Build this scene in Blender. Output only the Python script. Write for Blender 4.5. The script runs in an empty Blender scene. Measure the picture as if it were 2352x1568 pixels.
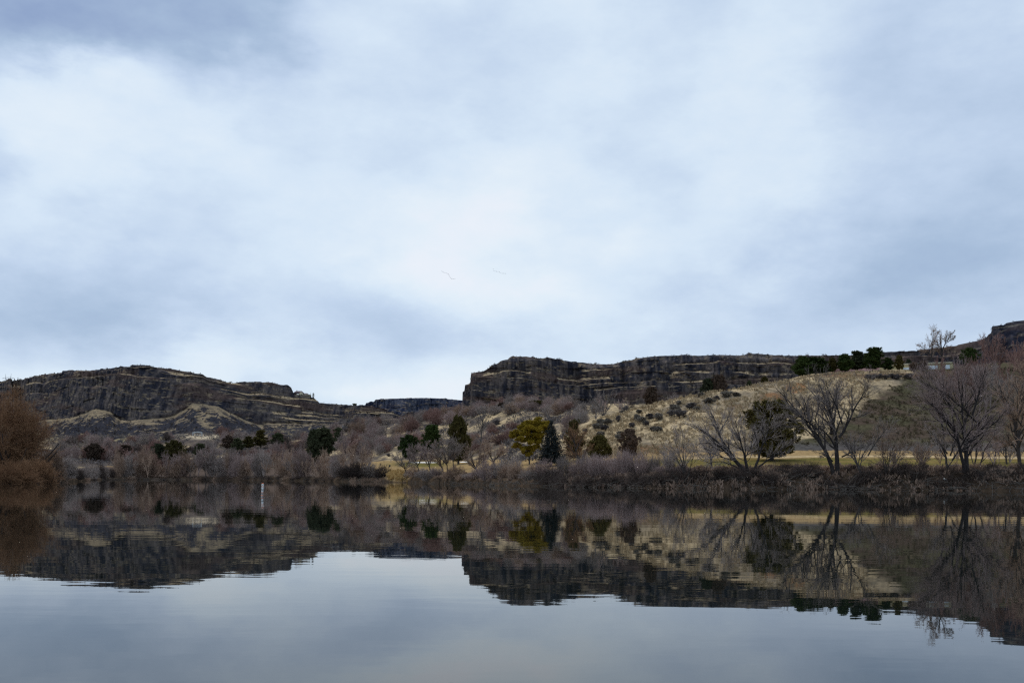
import bpy, math, random
import numpy as np
from mathutils import Matrix, Vector

# ------------------------------------------------------------------ scene
sc = bpy.context.scene
COL = sc.collection
random.seed(7)
F = 2287.0                      # focal length in the working pixel grid (2352 x 1568)
HZ = 1097.0                     # horizon row at the centre of that grid
TH = math.radians(0.29)         # slight roll of the camera
CH = 2.0                        # eye height over the water
cT, sT = math.cos(TH), math.sin(TH)


def ray(u, v):
    x = (np.asarray(u, float) - 1176.0) / F
    y = (HZ - np.asarray(v, float)) / F
    return x * cT - y * sT, x * sT + y * cT


def at(u, v, D):
    a, e = ray(u, v)
    return Vector((float(a * D), float(D), float(CH + e * D)))


def proj(x, y, z):
    a = x / y
    e = (z - CH) / y
    xx = a * cT + e * sT
    yy = -a * sT + e * cT
    return 1176.0 + xx * F, HZ - yy * F


def elev(u, v, D):
    a, e = ray(u, v)
    return CH + e * D


cam_d = bpy.data.cameras.new('camera')
cam = bpy.data.objects.new('camera', cam_d)
COL.objects.link(cam)
cam_d.sensor_fit = 'HORIZONTAL'
cam_d.sensor_width = 36.0
cam_d.lens = F / 2352.0 * 36.0
cam_d.shift_y = (HZ - 784.0) / 2352.0
cam_d.clip_start = 0.1
cam_d.clip_end = 20000
cam.matrix_world = Matrix(((cT, -sT, 0, 0), (0, 0, -1, 0), (sT, cT, 0, CH), (0, 0, 0, 1)))
sc.camera = cam


# ------------------------------------------------------------------ numpy noise
def _h(ix, iy, s):
    n = (ix.astype(np.int64) * 374761393 + iy.astype(np.int64) * 668265263 + s * 1442695041) & 0x7fffffff
    n = ((n ^ (n >> 13)) * 1274126177) & 0x7fffffff
    n = (n ^ (n >> 16)) & 0xffff
    return n / 65535.0


def vnoise(x, y, s=0):
    x = np.asarray(x, float); y = np.asarray(y, float)
    x, y = np.broadcast_arrays(x, y)
    ix = np.floor(x); iy = np.floor(y)
    fx = x - ix; fy = y - iy
    fx = fx * fx * (3 - 2 * fx); fy = fy * fy * (3 - 2 * fy)
    a = _h(ix, iy, s); b = _h(ix + 1, iy, s); c = _h(ix, iy + 1, s); d = _h(ix + 1, iy + 1, s)
    return (a * (1 - fx) + b * fx) * (1 - fy) + (c * (1 - fx) + d * fx) * fy


def fbm(x, y, s=0, o=4):
    t = 0; amp = 0.5; tot = 0
    x = np.asarray(x, float); y = np.asarray(y, float)
    for i in range(o):
        t = t + amp * vnoise(x, y, s + i * 17)
        tot += amp
        amp *= 0.5; x = x * 2.03 + 11.3; y = y * 2.03 + 7.1
    return t / tot


def sstep(a, b, x):
    t = np.clip((x - a) / (b - a), 0, 1)
    return t * t * (3 - 2 * t)


def lerp(a, b, t):
    return a + (b - a) * t


# ------------------------------------------------------------------ mesh helpers
def mesh_np(name, verts, faces, smooth=False, colors=None):
    """faces: list of (m,k) int arrays"""
    me = bpy.data.meshes.new(name)
    verts = np.asarray(verts, np.float32)
    me.vertices.add(len(verts))
    me.vertices.foreach_set('co', verts.ravel())
    fl = [np.asarray(f, np.int32) for f in faces if len(f)]
    tot = sum(f.size for f in fl); nf = sum(len(f) for f in fl)
    me.loops.add(tot); me.polygons.add(nf)
    me.loops.foreach_set('vertex_index', np.concatenate([f.ravel() for f in fl]))
    sizes = np.concatenate([np.full(len(f), f.shape[1], np.int32) for f in fl])
    st = np.concatenate([[0], np.cumsum(sizes)[:-1]]).astype(np.int32)
    me.polygons.foreach_set('loop_start', st)
    me.polygons.foreach_set('loop_total', sizes)
    me.update(calc_edges=True)
    if smooth:
        me.polygons.foreach_set('use_smooth', np.ones(nf, bool))
    if colors is not None:
        ca = me.color_attributes.new('Col', 'FLOAT_COLOR', 'POINT')
        c4 = np.ones((len(verts), 4), np.float32)
        c4[:, :3] = colors
        ca.data.foreach_set('color', c4.ravel())
    me.validate()
    return me


def obj(name, me, mat=None, parent=None):
    o = bpy.data.objects.new(name, me)
    COL.objects.link(o)
    if mat is not None and me is not None and len(me.materials) == 0:
        me.materials.append(mat)
    if parent is not None:
        o.parent = parent
    return o


def empty(name, loc=(0, 0, 0), rz=0.0):
    o = bpy.data.objects.new(name, None)
    o.empty_display_size = 0.5
    COL.objects.link(o)
    o.location = loc
    o.rotation_euler = (0, 0, rz)
    return o


def tag(o, label, cat=None, group=None, kind=None):
    o['label'] = label
    if cat: o['category'] = cat
    if group: o['group'] = group
    if kind: o['kind'] = kind
    return o


class MB:
    """collects boxes, tubes and raw faces into one mesh"""
    def __init__(s):
        s.v = []; s.q = []; s.t = []; s.n = 0

    def add(s, v, q=None, t=None):
        v = np.asarray(v, float).reshape(-1, 3)
        if q is not None and len(q): s.q.append(np.asarray(q, int) + s.n)
        if t is not None and len(t): s.t.append(np.asarray(t, int) + s.n)
        s.v.append(v); s.n += len(v)

    def box(s, cx, cy, cz, sx, sy, sz):
        x, y, z = sx / 2, sy / 2, sz / 2
        v = [(cx + i * x, cy + j * y, cz + k * z) for i in (-1, 1) for j in (-1, 1) for k in (-1, 1)]
        s.add(v, [(0, 1, 3, 2), (4, 6, 7, 5), (0, 4, 5, 1), (2, 3, 7, 6), (0, 2, 6, 4), (1, 5, 7, 3)])

    def bar(s, p, q, r, k=5, r2=None):
        p = np.array(p, float); q = np.array(q, float)
        v, f = tubes(np.stack([p, q])[None], np.array([[r, r if r2 is None else r2]]), k)
        s.add(v, f)

    def build(s, name, mat, parent=None, smooth=False):
        return obj(name, mesh_np(name, np.concatenate(s.v), [np.concatenate(s.q) if s.q else [], np.concatenate(s.t) if s.t else []], smooth), mat, parent)


def norm(a):
    return a / np.maximum(np.linalg.norm(a, axis=-1, keepdims=True), 1e-9)


def tubes(pts, rad, k=3):
    """pts (N,M,3), rad (N,M) -> verts, quads; open tubes"""
    N, M, _ = pts.shape
    d = np.empty_like(pts)
    d[:, 1:-1] = pts[:, 2:] - pts[:, :-2]
    d[:, 0] = pts[:, 1] - pts[:, 0]
    d[:, -1] = pts[:, -1] - pts[:, -2]
    d = norm(d)
    ref = np.where(np.abs(d[:, :1, 2:3]) > 0.9, np.array([1.0, 0, 0]), np.array([0, 0, 1.0]))
    ref = np.broadcast_to(ref, d.shape)
    a = norm(np.cross(d, ref)); b = np.cross(d, a)
    ang = np.arange(k) / k * 2 * math.pi
    ring = pts[:, :, None] + rad[:, :, None, None] * (np.cos(ang)[None, None, :, None] * a[:, :, None] + np.sin(ang)[None, None, :, None] * b[:, :, None])
    verts = ring.reshape(-1, 3)
    base = (np.arange(N)[:, None, None] * M + np.arange(M - 1)[None, :, None]) * k
    j = np.arange(k)[None, None, :]; j2 = (j + 1) % k
    q = np.stack([base + j, base + j2, base + k + j2, base + k + j], -1).reshape(-1, 4)
    return verts, q


# ------------------------------------------------------------------ materials
def new_mat(name):
    m = bpy.data.materials.new(name); m.use_nodes = True
    nt = m.node_tree; nt.nodes.clear()
    out = nt.nodes.new('ShaderNodeOutputMaterial')
    b = nt.nodes.new('ShaderNodeBsdfPrincipled')
    nt.links.new(b.outputs[0], out.inputs[0])
    b.inputs['Roughness'].default_value = 0.95
    b.inputs['Specular IOR Level'].default_value = 0.1
    return m, nt, b


def island_mat(name, c0, c1, rough=0.9, island=True, scale=1.0):
    """colour varied leaf by leaf / twig by twig and slowly over the object"""
    m, nt, b = new_mat(name)
    g = nt.nodes.new('ShaderNodeNewGeometry')
    oi = nt.nodes.new('ShaderNodeObjectInfo')
    tc = nt.nodes.new('ShaderNodeTexCoord')
    n = nt.nodes.new('ShaderNodeTexNoise'); n.inputs['Scale'].default_value = scale; n.inputs['Detail'].default_value = 3
    nt.links.new(tc.outputs['Object'], n.inputs['Vector'])
    a = nt.nodes.new('ShaderNodeMath'); a.operation = 'MULTIPLY_ADD'
    nt.links.new(g.outputs['Random Per Island'], a.inputs[0]); a.inputs[1].default_value = 0.25 if island else 0.0
    nt.links.new(n.outputs['Fac'], a.inputs[2])
    a2 = nt.nodes.new('ShaderNodeMath'); a2.operation = 'MULTIPLY_ADD'
    nt.links.new(oi.outputs['Random'], a2.inputs[0]); a2.inputs[1].default_value = 0.75
    nt.links.new(a.outputs[0], a2.inputs[2])
    mp = nt.nodes.new('ShaderNodeMapRange')
    mp.inputs['From Min'].default_value = 0.35; mp.inputs['From Max'].default_value = 1.35
    nt.links.new(a2.outputs[0], mp.inputs['Value'])
    mx = nt.nodes.new('ShaderNodeMix'); mx.data_type = 'RGBA'
    nt.links.new(mp.outputs[0], mx.inputs['Factor'])
    mx.inputs['A'].default_value = (*c0, 1); mx.inputs['B'].default_value = (*c1, 1)
    nt.links.new(mx.outputs['Result'], b.inputs['Base Color'])
    b.inputs['Roughness'].default_value = rough
    return m


def terrain_mat(name, scale=0.6, amt=0.55, bump=0.0, stretch=(1, 1, 1)):
    """vertex colour (what grows or lies there) broken up by fine noise"""
    m, nt, b = new_mat(name)
    at_ = nt.nodes.new('ShaderNodeAttribute'); at_.attribute_name = 'Col'
    tc = nt.nodes.new('ShaderNodeTexCoord')
    mp = nt.nodes.new('ShaderNodeMapping'); mp.inputs['Scale'].default_value = stretch
    nt.links.new(tc.outputs['Object'], mp.inputs['Vector'])
    n = nt.nodes.new('ShaderNodeTexNoise'); n.inputs['Scale'].default_value = scale; n.inputs['Detail'].default_value = 5; n.inputs['Roughness'].default_value = 0.65
    nt.links.new(mp.outputs[0], n.inputs['Vector'])
    r = nt.nodes.new('ShaderNodeMapRange')
    r.inputs['From Min'].default_value = 0.3; r.inputs['From Max'].default_value = 0.7
    r.inputs['To Min'].default_value = 1 - amt; r.inputs['To Max'].default_value = 1 + amt
    nt.links.new(n.outputs['Fac'], r.inputs['Value'])
    mul = nt.nodes.new('ShaderNodeVectorMath'); mul.operation = 'SCALE'
    nt.links.new(at_.outputs['Color'], mul.inputs[0]); nt.links.new(r.outputs[0], mul.inputs['Scale'])
    nt.links.new(mul.outputs[0], b.inputs['Base Color'])
    if bump:
        bp = nt.nodes.new('ShaderNodeBump'); bp.inputs['Distance'].default_value = bump; bp.inputs['Strength'].default_value = 0.8
        nt.links.new(n.outputs['Fac'], bp.inputs['Height']); nt.links.new(bp.outputs[0], b.inputs['Normal'])
    b.inputs['Specular IOR Level'].default_value = 0.0
    b.inputs['Roughness'].default_value = 1.0
    return m


def plain_mat(name, c, rough=0.7, spec=0.2, var=0.15, scale=2.0):
    m, nt, b = new_mat(name)
    tc = nt.nodes.new('ShaderNodeTexCoord')
    n = nt.nodes.new('ShaderNodeTexNoise'); n.inputs['Scale'].default_value = scale; n.inputs['Detail'].default_value = 4
    nt.links.new(tc.outputs['Object'], n.inputs['Vector'])
    mx = nt.nodes.new('ShaderNodeMix'); mx.data_type = 'RGBA'
    nt.links.new(n.outputs['Fac'], mx.inputs['Factor'])
    mx.inputs['A'].default_value = (*[x * (1 - var) for x in c], 1)
    mx.inputs['B'].default_value = (*[min(1, x * (1 + var)) for x in c], 1)
    nt.links.new(mx.outputs['Result'], b.inputs['Base Color'])
    b.inputs['Roughness'].default_value = rough; b.inputs['Specular IOR Level'].default_value = spec
    return m


# ------------------------------------------------------------------ sky
SUN_EL, SUN_AZ = math.radians(55), math.radians(-40)      # azimuth from +Y towards +X
w = bpy.data.worlds.new('World'); sc.world = w; w.use_nodes = True
nt = w.node_tree; nt.nodes.clear()


def N(t, **kw):
    n = nt.nodes.new(t)
    for k, v in kw.items(): setattr(n, k, v)
    return n


def M(op, a, b=None, c=None):
    n = N('ShaderNodeMath', operation=op)
    for i, x in enumerate((a, b, c)):
        if x is None: continue
        if isinstance(x, (int, float)): n.inputs[i].default_value = x
        else: nt.links.new(x, n.inputs[i])
    return n.outputs[0]


wo = N('ShaderNodeOutputWorld'); bg = N('ShaderNodeBackground'); bg.inputs['Strength'].default_value = 0.1
nt.links.new(bg.outputs[0], wo.inputs[0])
sky = N('ShaderNodeTexSky', sky_type='NISHITA'); sky.sun_disc = False
sky.sun_elevation = SUN_EL; sky.sun_rotation = SUN_AZ
tc = N('ShaderNodeTexCoord')
nrm = N('ShaderNodeVectorMath', operation='NORMALIZE'); nt.links.new(tc.outputs['Generated'], nrm.inputs[0])
sx = N('ShaderNodeSeparateXYZ'); nt.links.new(nrm.outputs[0], sx.inputs[0])
az = M('ARCTAN2', sx.outputs[0], sx.outputs[1])
el = M('ARCSINE', sx.outputs[2])
# cloud cover seen over the canyon: brightness of the overcast deck by compass direction and height
SKY = [(60, 40, .02), (300, 50, .10), (520, 40, .22), (720, 50, .50), (1000, 40, .60), (1300, 60, .66), (1650, 60, .60), (2000, 60, .56), (2300, 90, .42),
       (60, 190, .48), (280, 180, .50), (500, 170, .50), (800, 180, .60), (1176, 190, .62), (1550, 180, .58), (1850, 180, .62), (2150, 200, .48), (2330, 230, .40),
       (90, 320, .68), (280, 265, .80), (560, 310, .62), (850, 310, .60), (1176, 310, .63), (1480, 310, .62), (1720, 270, .76), (1980, 310, .52), (2250, 340, .40),
       (80, 450, .68), (320, 420, .62), (620, 430, .66), (900, 430, .68), (1250, 420, .80), (1560, 430, .60), (1850, 430, .55), (2100, 450, .47), (2320, 450, .42),
       (90, 580, .58), (380, 540, .56), (720, 570, .72), (1050, 560, .90), (1300, 580, .76), (1550, 580, .70), (1830, 570, .47), (2080, 570, .25), (2320, 580, .28),
       (80, 690, .22), (330, 680, .37), (600, 680, .52), (870, 660, .72), (1150, 670, .80), (1420, 680, .62), (1700, 680, .48), (1980, 690, .36), (2280, 690, .40),
       (80, 775, .38), (270, 760, .30), (520, 800, .62), (780, 790, .42), (1030, 780, .45), (1300, 765, .70), (1600, 770, .56), (1900, 770, .45), (2200, 760, .45),
       (60, 850, .66), (360, 830, .58), (620, 865, .80), (850, 868, .72), (1000, 850, .68), (780, 910, .50), (1000, 905, .85),
       (1176, -300, .75), (300, -300, .6), (2050, -300, .65), (-300, 300, .45), (-300, 700, .4), (2650, 300, .4), (2650, 700, .4), (1176, -800, .9), (-200, -800, .8), (2500, -800, .8)]
SA = np.array(SKY, float)
ra, re_ = ray(SA[:, 0], SA[:, 1])
cx = np.arctan(ra); cy = 1.35 * np.sqrt(np.maximum(np.arctan(re_ / np.sqrt(1 + ra * ra)), 0) + .02)
cen = np.stack([cx, cy], 1)
SG = 0.115
B0 = 0.60
SA[:, 2] = .62 + (SA[:, 2] - .6) * 1.08
ph = np.exp(-((cen[:, None] - cen[None]) ** 2).sum(-1) / SG ** 2)
wt = np.linalg.solve(ph + np.eye(len(cen)) * 0.08, SA[:, 2] - B0)
# domain-warped lookup so that the deck has ragged edges
wn = N('ShaderNodeTexNoise'); wn.inputs['Scale'].default_value = 6.5; wn.inputs['Detail'].default_value = 7; wn.inputs['Roughness'].default_value = 0.56
zz = M('ADD', M('MAXIMUM', sx.outputs[2], 0.0), 0.30)
cl = N('ShaderNodeCombineXYZ')
nt.links.new(M('DIVIDE', sx.outputs[0], zz), cl.inputs[0]); nt.links.new(M('DIVIDE', sx.outputs[1], zz), cl.inputs[1]); cl.inputs[2].default_value = 1.7
ws = N('ShaderNodeCombineXYZ')
nt.links.new(M('MULTIPLY', sx.outputs[0], 1.0), ws.inputs[0]); nt.links.new(sx.outputs[1], ws.inputs[1]); nt.links.new(M('MULTIPLY', sx.outputs[2], 2.0), ws.inputs[2])
nt.links.new(ws.outputs[0], wn.inputs['Vector'])
wsep = N('ShaderNodeSeparateColor'); nt.links.new(wn.outputs['Color'], wsep.inputs[0])
wx = M('ADD', az, M('MULTIPLY', M('SUBTRACT', wsep.outputs[0], 0.5), 0.34))
elw = M('ADD', el, M('MULTIPLY', M('SUBTRACT', wsep.outputs[1], 0.5), M('MULTIPLY_ADD', M('MAXIMUM', el, 0.0), 0.55, 0.025)))
wy = M('MULTIPLY', M('SQRT', M('ADD', M('MAXIMUM', elw, 0.0), 0.02)), 1.35)
pv = N('ShaderNodeCombineXYZ'); nt.links.new(wx, pv.inputs[0]); nt.links.new(wy, pv.inputs[1])
acc = None
for (px_, py_), q in zip(cen, wt):
    dn = N('ShaderNodeVectorMath', operation='DISTANCE')
    nt.links.new(pv.outputs[0], dn.inputs[0]); dn.inputs[1].default_value = (px_, py_, 0)
    t = M('DIVIDE', dn.outputs['Value'], SG)
    g_ = M('EXPONENT', M('MULTIPLY', M('MULTIPLY', t, t), -1.0))
    acc = M('MULTIPLY_ADD', g_, float(q), B0 if acc is None else acc)
n1 = N('ShaderNodeTexNoise'); n1.inputs['Scale'].default_value = 2.3; n1.inputs['Detail'].default_value = 7; n1.inputs['Roughness'].default_value = 0.58
nt.links.new(cl.outputs[0], n1.inputs['Vector'])
n2 = N('ShaderNodeTexNoise'); n2.inputs['Scale'].default_value = 8.0; n2.inputs['Detail'].default_value = 8; n2.inputs['Roughness'].default_value = 0.58
nt.links.new(ws.outputs[0], n2.inputs['Vector'])
acc = M('ADD', acc, M('MULTIPLY', M('SUBTRACT', n1.outputs['Fac'], 0.5), 0.16))
acc = M('ADD', acc, M('MULTIPLY', M('SUBTRACT', n2.outputs['Fac'], 0.5), 0.40))
n3 = N('ShaderNodeTexNoise'); n3.inputs['Scale'].default_value = 17.0; n3.inputs['Detail'].default_value = 6; n3.inputs['Roughness'].default_value = 0.6
nt.links.new(ws.outputs[0], n3.inputs['Vector'])
acc = M('ADD', acc, M('MULTIPLY', M('SUBTRACT', n3.outputs['Fac'], 0.5), 0.13))
ramp = N('ShaderNodeValToRGB')
cr = ramp.color_ramp
stops = [(0.0, (.272, .370, .580)), (0.28, (.400, .522, .705)), (0.5, (.550, .672, .850)), (0.68, (.690, .810, .942)), (0.84, (.785, .878, .965)), (1.0, (.872, .902, .972))]
while len(cr.elements) < len(stops): cr.elements.new(0.5)
for e_, (p, c) in zip(cr.elements, stops):
    e_.position = p; e_.color = (*c, 1)
nt.links.new(acc, ramp.inputs[0])
up = N('ShaderNodeVectorMath', operation='SCALE'); up.inputs['Scale'].default_value = 10.0
nt.links.new(ramp.outputs[0], up.inputs[0])
mxs = N('ShaderNodeMix', data_type='RGBA'); mxs.inputs['Factor'].default_value = 0.94
nt.links.new(sky.outputs[0], mxs.inputs['A']); nt.links.new(up.outputs[0], mxs.inputs['B'])
nt.links.new(mxs.outputs['Result'], bg.inputs['Color'])

sl = bpy.data.lights.new('sun', 'SUN'); sl.energy = 1.5; sl.angle = math.radians(25); sl.color = (1.0, 0.93, 0.84)
so = bpy.data.objects.new('sun', sl); COL.objects.link(so)
sd = Vector((math.sin(SUN_AZ) * math.cos(SUN_EL), math.cos(SUN_AZ) * math.cos(SUN_EL), math.sin(SUN_EL)))
so.rotation_euler = (-sd).to_track_quat('-Z', 'Y').to_euler()
so.location = (0, 0, 300)

sc.view_settings.view_transform = 'Standard'
sc.view_settings.look = 'None'
sc.view_settings.exposure = 0.0
sc.view_settings.gamma = 1.0
sc.cycles.max_bounces = 5
sc.cycles.diffuse_bounces = 2
sc.cycles.glossy_bounces = 2
sc.cycles.transparent_max_bounces = 4
sc.cycles.use_denoising = False
sc.cycles.filter_width = 1.3
sc.cycles.denoiser = 'OPENIMAGEDENOISE'

# ------------------------------------------------------------------ ground
# per bearing: bank distance, then (distance, image row) of the land behind it
GT = [
    (-700, 190, [(200, 1098), (240, 1090), (300, 1080), (420, 1050), (600, 1020), (800, 990), (1000, 975)]),
    (-300, 212, [(221, 1096), (250, 1088), (330, 1078), (500, 1050), (700, 1015), (850, 1000), (1000, 985)]),
    (0, 236, [(245, 1097), (275, 1093), (400, 1080), (560, 1060), (760, 1020), (900, 1005), (1020, 995)]),
    (110, 262, [(270, 1098), (300, 1096), (460, 1081), (640, 1058), (820, 1022), (920, 1008), (1020, 998)]),
    (185, 350, [(358, 1100), (390, 1099), (560, 1075), (680, 1056), (850, 1024), (930, 1012), (1020, 1002)]),
    (225, 500, [(508, 1098), (540, 1092), (620, 1070), (700, 1054), (860, 1022), (930, 1010), (1010, 1003)]),
    (300, 522, [(530, 1097), (560, 1089), (640, 1070), (720, 1052), (860, 1018), (930, 1008), (1000, 1002)]),
    (400, 530, [(538, 1097), (570, 1089), (650, 1070), (730, 1048), (850, 1014), (930, 1006), (1010, 1003)]),
    (440, 531, [(539, 1096), (571, 1089), (650, 1069), (730, 1044), (820, 1000), (900, 1000), (1010, 1000)]),
    (500, 526, [(534, 1096), (570, 1088), (650, 1068), (740, 1040), (830, 1002), (900, 1001), (1050, 1000)]),
    (560, 515, [(523, 1096), (560, 1088), (640, 1068), (740, 1040), (860, 1010), (960, 1000), (1120, 994)]),
    (700, 470, [(478, 1097), (520, 1088), (600, 1070), (720, 1044), (880, 1008), (1020, 990), (1180, 980)]),
    (800, 430, [(438, 1098), (470, 1088), (540, 1066), (680, 1030), (850, 990), (1000, 979), (1250, 975)]),
    (880, 412, [(420, 1099), (450, 1078), (520, 1058), (650, 1022), (850, 978), (1050, 968), (1320, 965)]),
    (960, 350, [(358, 1100), (390, 1076), (470, 1057), (600, 1018), (820, 970), (1020, 962), (1350, 962)]),
    (1040, 300, [(308, 1101), (345, 1078), (430, 1057), (560, 1015), (800, 958), (940, 950), (1020, 948)]),
    (1130, 262, [(270, 1102), (305, 1076), (380, 1057), (480, 1010), (650, 945), (850, 930), (1040, 945)]),
    (1200, 245, [(253, 1103), (285, 1076), (350, 1055), (440, 1010), (600, 935), (800, 925), (1040, 945)]),
    (1290, 232, [(240, 1104), (270, 1074), (320, 1052), (390, 1015), (480, 975), (700, 930), (1050, 930)]),
    (1345, 222, [(230, 1104), (262, 1073), (300, 1050), (330, 1015), (365, 978), (480, 955), (1050, 930)]),
    (1400, 215, [(223, 1103), (252, 1072), (292, 1048), (325, 1005), (365, 960), (480, 950), (1050, 930)]),
    (1500, 206, [(214, 1102), (242, 1072), (285, 1045), (325, 985), (368, 934), (480, 940), (1050, 935)]),
    (1600, 201, [(209, 1100), (236, 1072), (282, 1042), (325, 965), (370, 915), (480, 925), (1050, 930)]),
    (1700, 199, [(207, 1096), (232, 1072), (281, 1039), (325, 955), (372, 896), (480, 905), (1050, 930)]),
    (1780, 198, [(206, 1093), (230, 1072), (281, 1038), (325, 950), (373, 879), (470, 885), (1000, 930)]),
    (1850, 197, [(205, 1091), (229, 1072), (282, 1037), (326, 948), (374, 865), (450, 862), (1000, 930)]),
    (1950, 195, [(203, 1089), (227, 1073), (283, 1037), (328, 945), (376, 857), (450, 852), (1000, 930)]),
    (2080, 192, [(200, 1089), (224, 1074), (284, 1038), (328, 945), (376, 853), (450, 849), (950, 920)]),
    (2200, 189, [(197, 1090), (221, 1075), (284, 1039), (328, 945), (376, 850), (460, 842), (900, 900)]),
    (2352, 184, [(192, 1091), (216, 1076), (284, 1040), (328, 940), (376, 845), (480, 830), (820, 880)]),
    (2700, 172, [(180, 1093), (205, 1078), (284, 1042), (328, 930), (376, 830), (480, 815), (760, 860)]),
    (3200, 160, [(170, 1093), (200, 1078), (284, 1042), (328, 930), (376, 830), (480, 815), (760, 860)]),
]
g_a = np.array([(c[0] - 1176.0) / F for c in GT])
g_D = np.array([[c[1]] + [c[1] + (c[2][0][0] - c[1]) * .55] + [p[0] for p in c[2][1:]] + [2600, 6000] for c in GT], float)
g_z = np.array([[-0.9] + [float(elev(c[0], p[1], p[0])) for p in c[2]] + [float(elev(c[0], c[2][-1][1], c[2][-1][0])) + 15] * 2 for c in GT], float)
# smooth across bearings
aa = np.linspace(g_a[0], g_a[-1], 2400)
def _sm(y):
    f = np.interp(aa, g_a, y)
    k = np.exp(-np.linspace(-2, 2, 41) ** 2); k /= k.sum()
    p = np.pad(f, 20, mode='edge')
    return np.convolve(p, k, 'valid')
S_D = np.stack([_sm(g_D[:, k]) for k in range(g_D.shape[1])], 1)
S_z = np.stack([_sm(g_z[:, k]) for k in range(g_z.shape[1])], 1)


def ctrl(a):
    i = np.clip((a - aa[0]) / (aa[1] - aa[0]), 0, len(aa) - 1.001)
    i0 = i.astype(int); f = (i - i0)[:, None]
    return S_D[i0] * (1 - f) + S_D[i0 + 1] * f, S_z[i0] * (1 - f) + S_z[i0 + 1] * f


def ground_z(x, y):
    x = np.atleast_1d(np.asarray(x, float)); y = np.atleast_1d(np.asarray(y, float))
    sh = x.shape; x = x.ravel(); y = y.ravel()
    a = x / np.maximum(y, 1.0)
    cD, cz = ctrl(a)
    # wobble of the shoreline
    wob = (fbm(x / 6.0, y / 40.0, 5, 4) - 0.5) * 9.0
    D = y + wob * np.clip((cD[:, 1] + 30 - y) / 30, 0, 1)
    z = np.full(len(x), -0.9)
    K = cD.shape[1]
    for k in range(K - 1):
        t = (D - cD[:, k]) / np.maximum(cD[:, k + 1] - cD[:, k], 1e-3)
        m = (t >= 0) & (t < 1)
        tt = t
        if k in (3, 4, 5):        # ease the hillside
            tt = lerp(t, t * t * (3 - 2 * t), 0.35)
        z = np.where(m, lerp(cz[:, k], cz[:, k + 1], tt), z)
    s = D - cD[:, 0]
    amp = np.clip((y - cD[:, 3]) / 40, 0, 1)
    amp = amp * (1 - .7 * sstep(.27, .31, a) * sstep(352, 366, y) * sstep(560, 480, y))
    z = z + amp * (fbm(x / 22, y / 22, 11, 4) - 0.5) * np.clip(y / 110, 2, 9)
    z = z + amp * (fbm(x / 3.2, y / 3.2, 21, 3) - 0.5) * 1.1
    z = z + np.clip(s / 3, 0, 1) * np.clip((cD[:, 2] - D) / 15, 0, 1) * (fbm(x / 2.0, y / 2.0, 31, 3) - 0.5) * 1.6
    z = np.where(s < -0.5, -1.5 + np.clip(s, -20, 0) * 0.05, z)
    return z.reshape(sh)


def gz(x, y):
    return float(ground_z(x, y)[0])


def hit(u, v, dmin=None, dflt=400.0):
    a, e = ray(u, v)
    D = np.arange(150, 1500, 0.5)
    z = ground_z(np.full(len(D), float(a)) * D, D)
    r = CH + float(e) * D
    ok = np.where((z >= r) & (z > 0.0) & (D > (dmin or 0)))[0]
    return float(D[ok[0]]) if len(ok) else dflt


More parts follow.
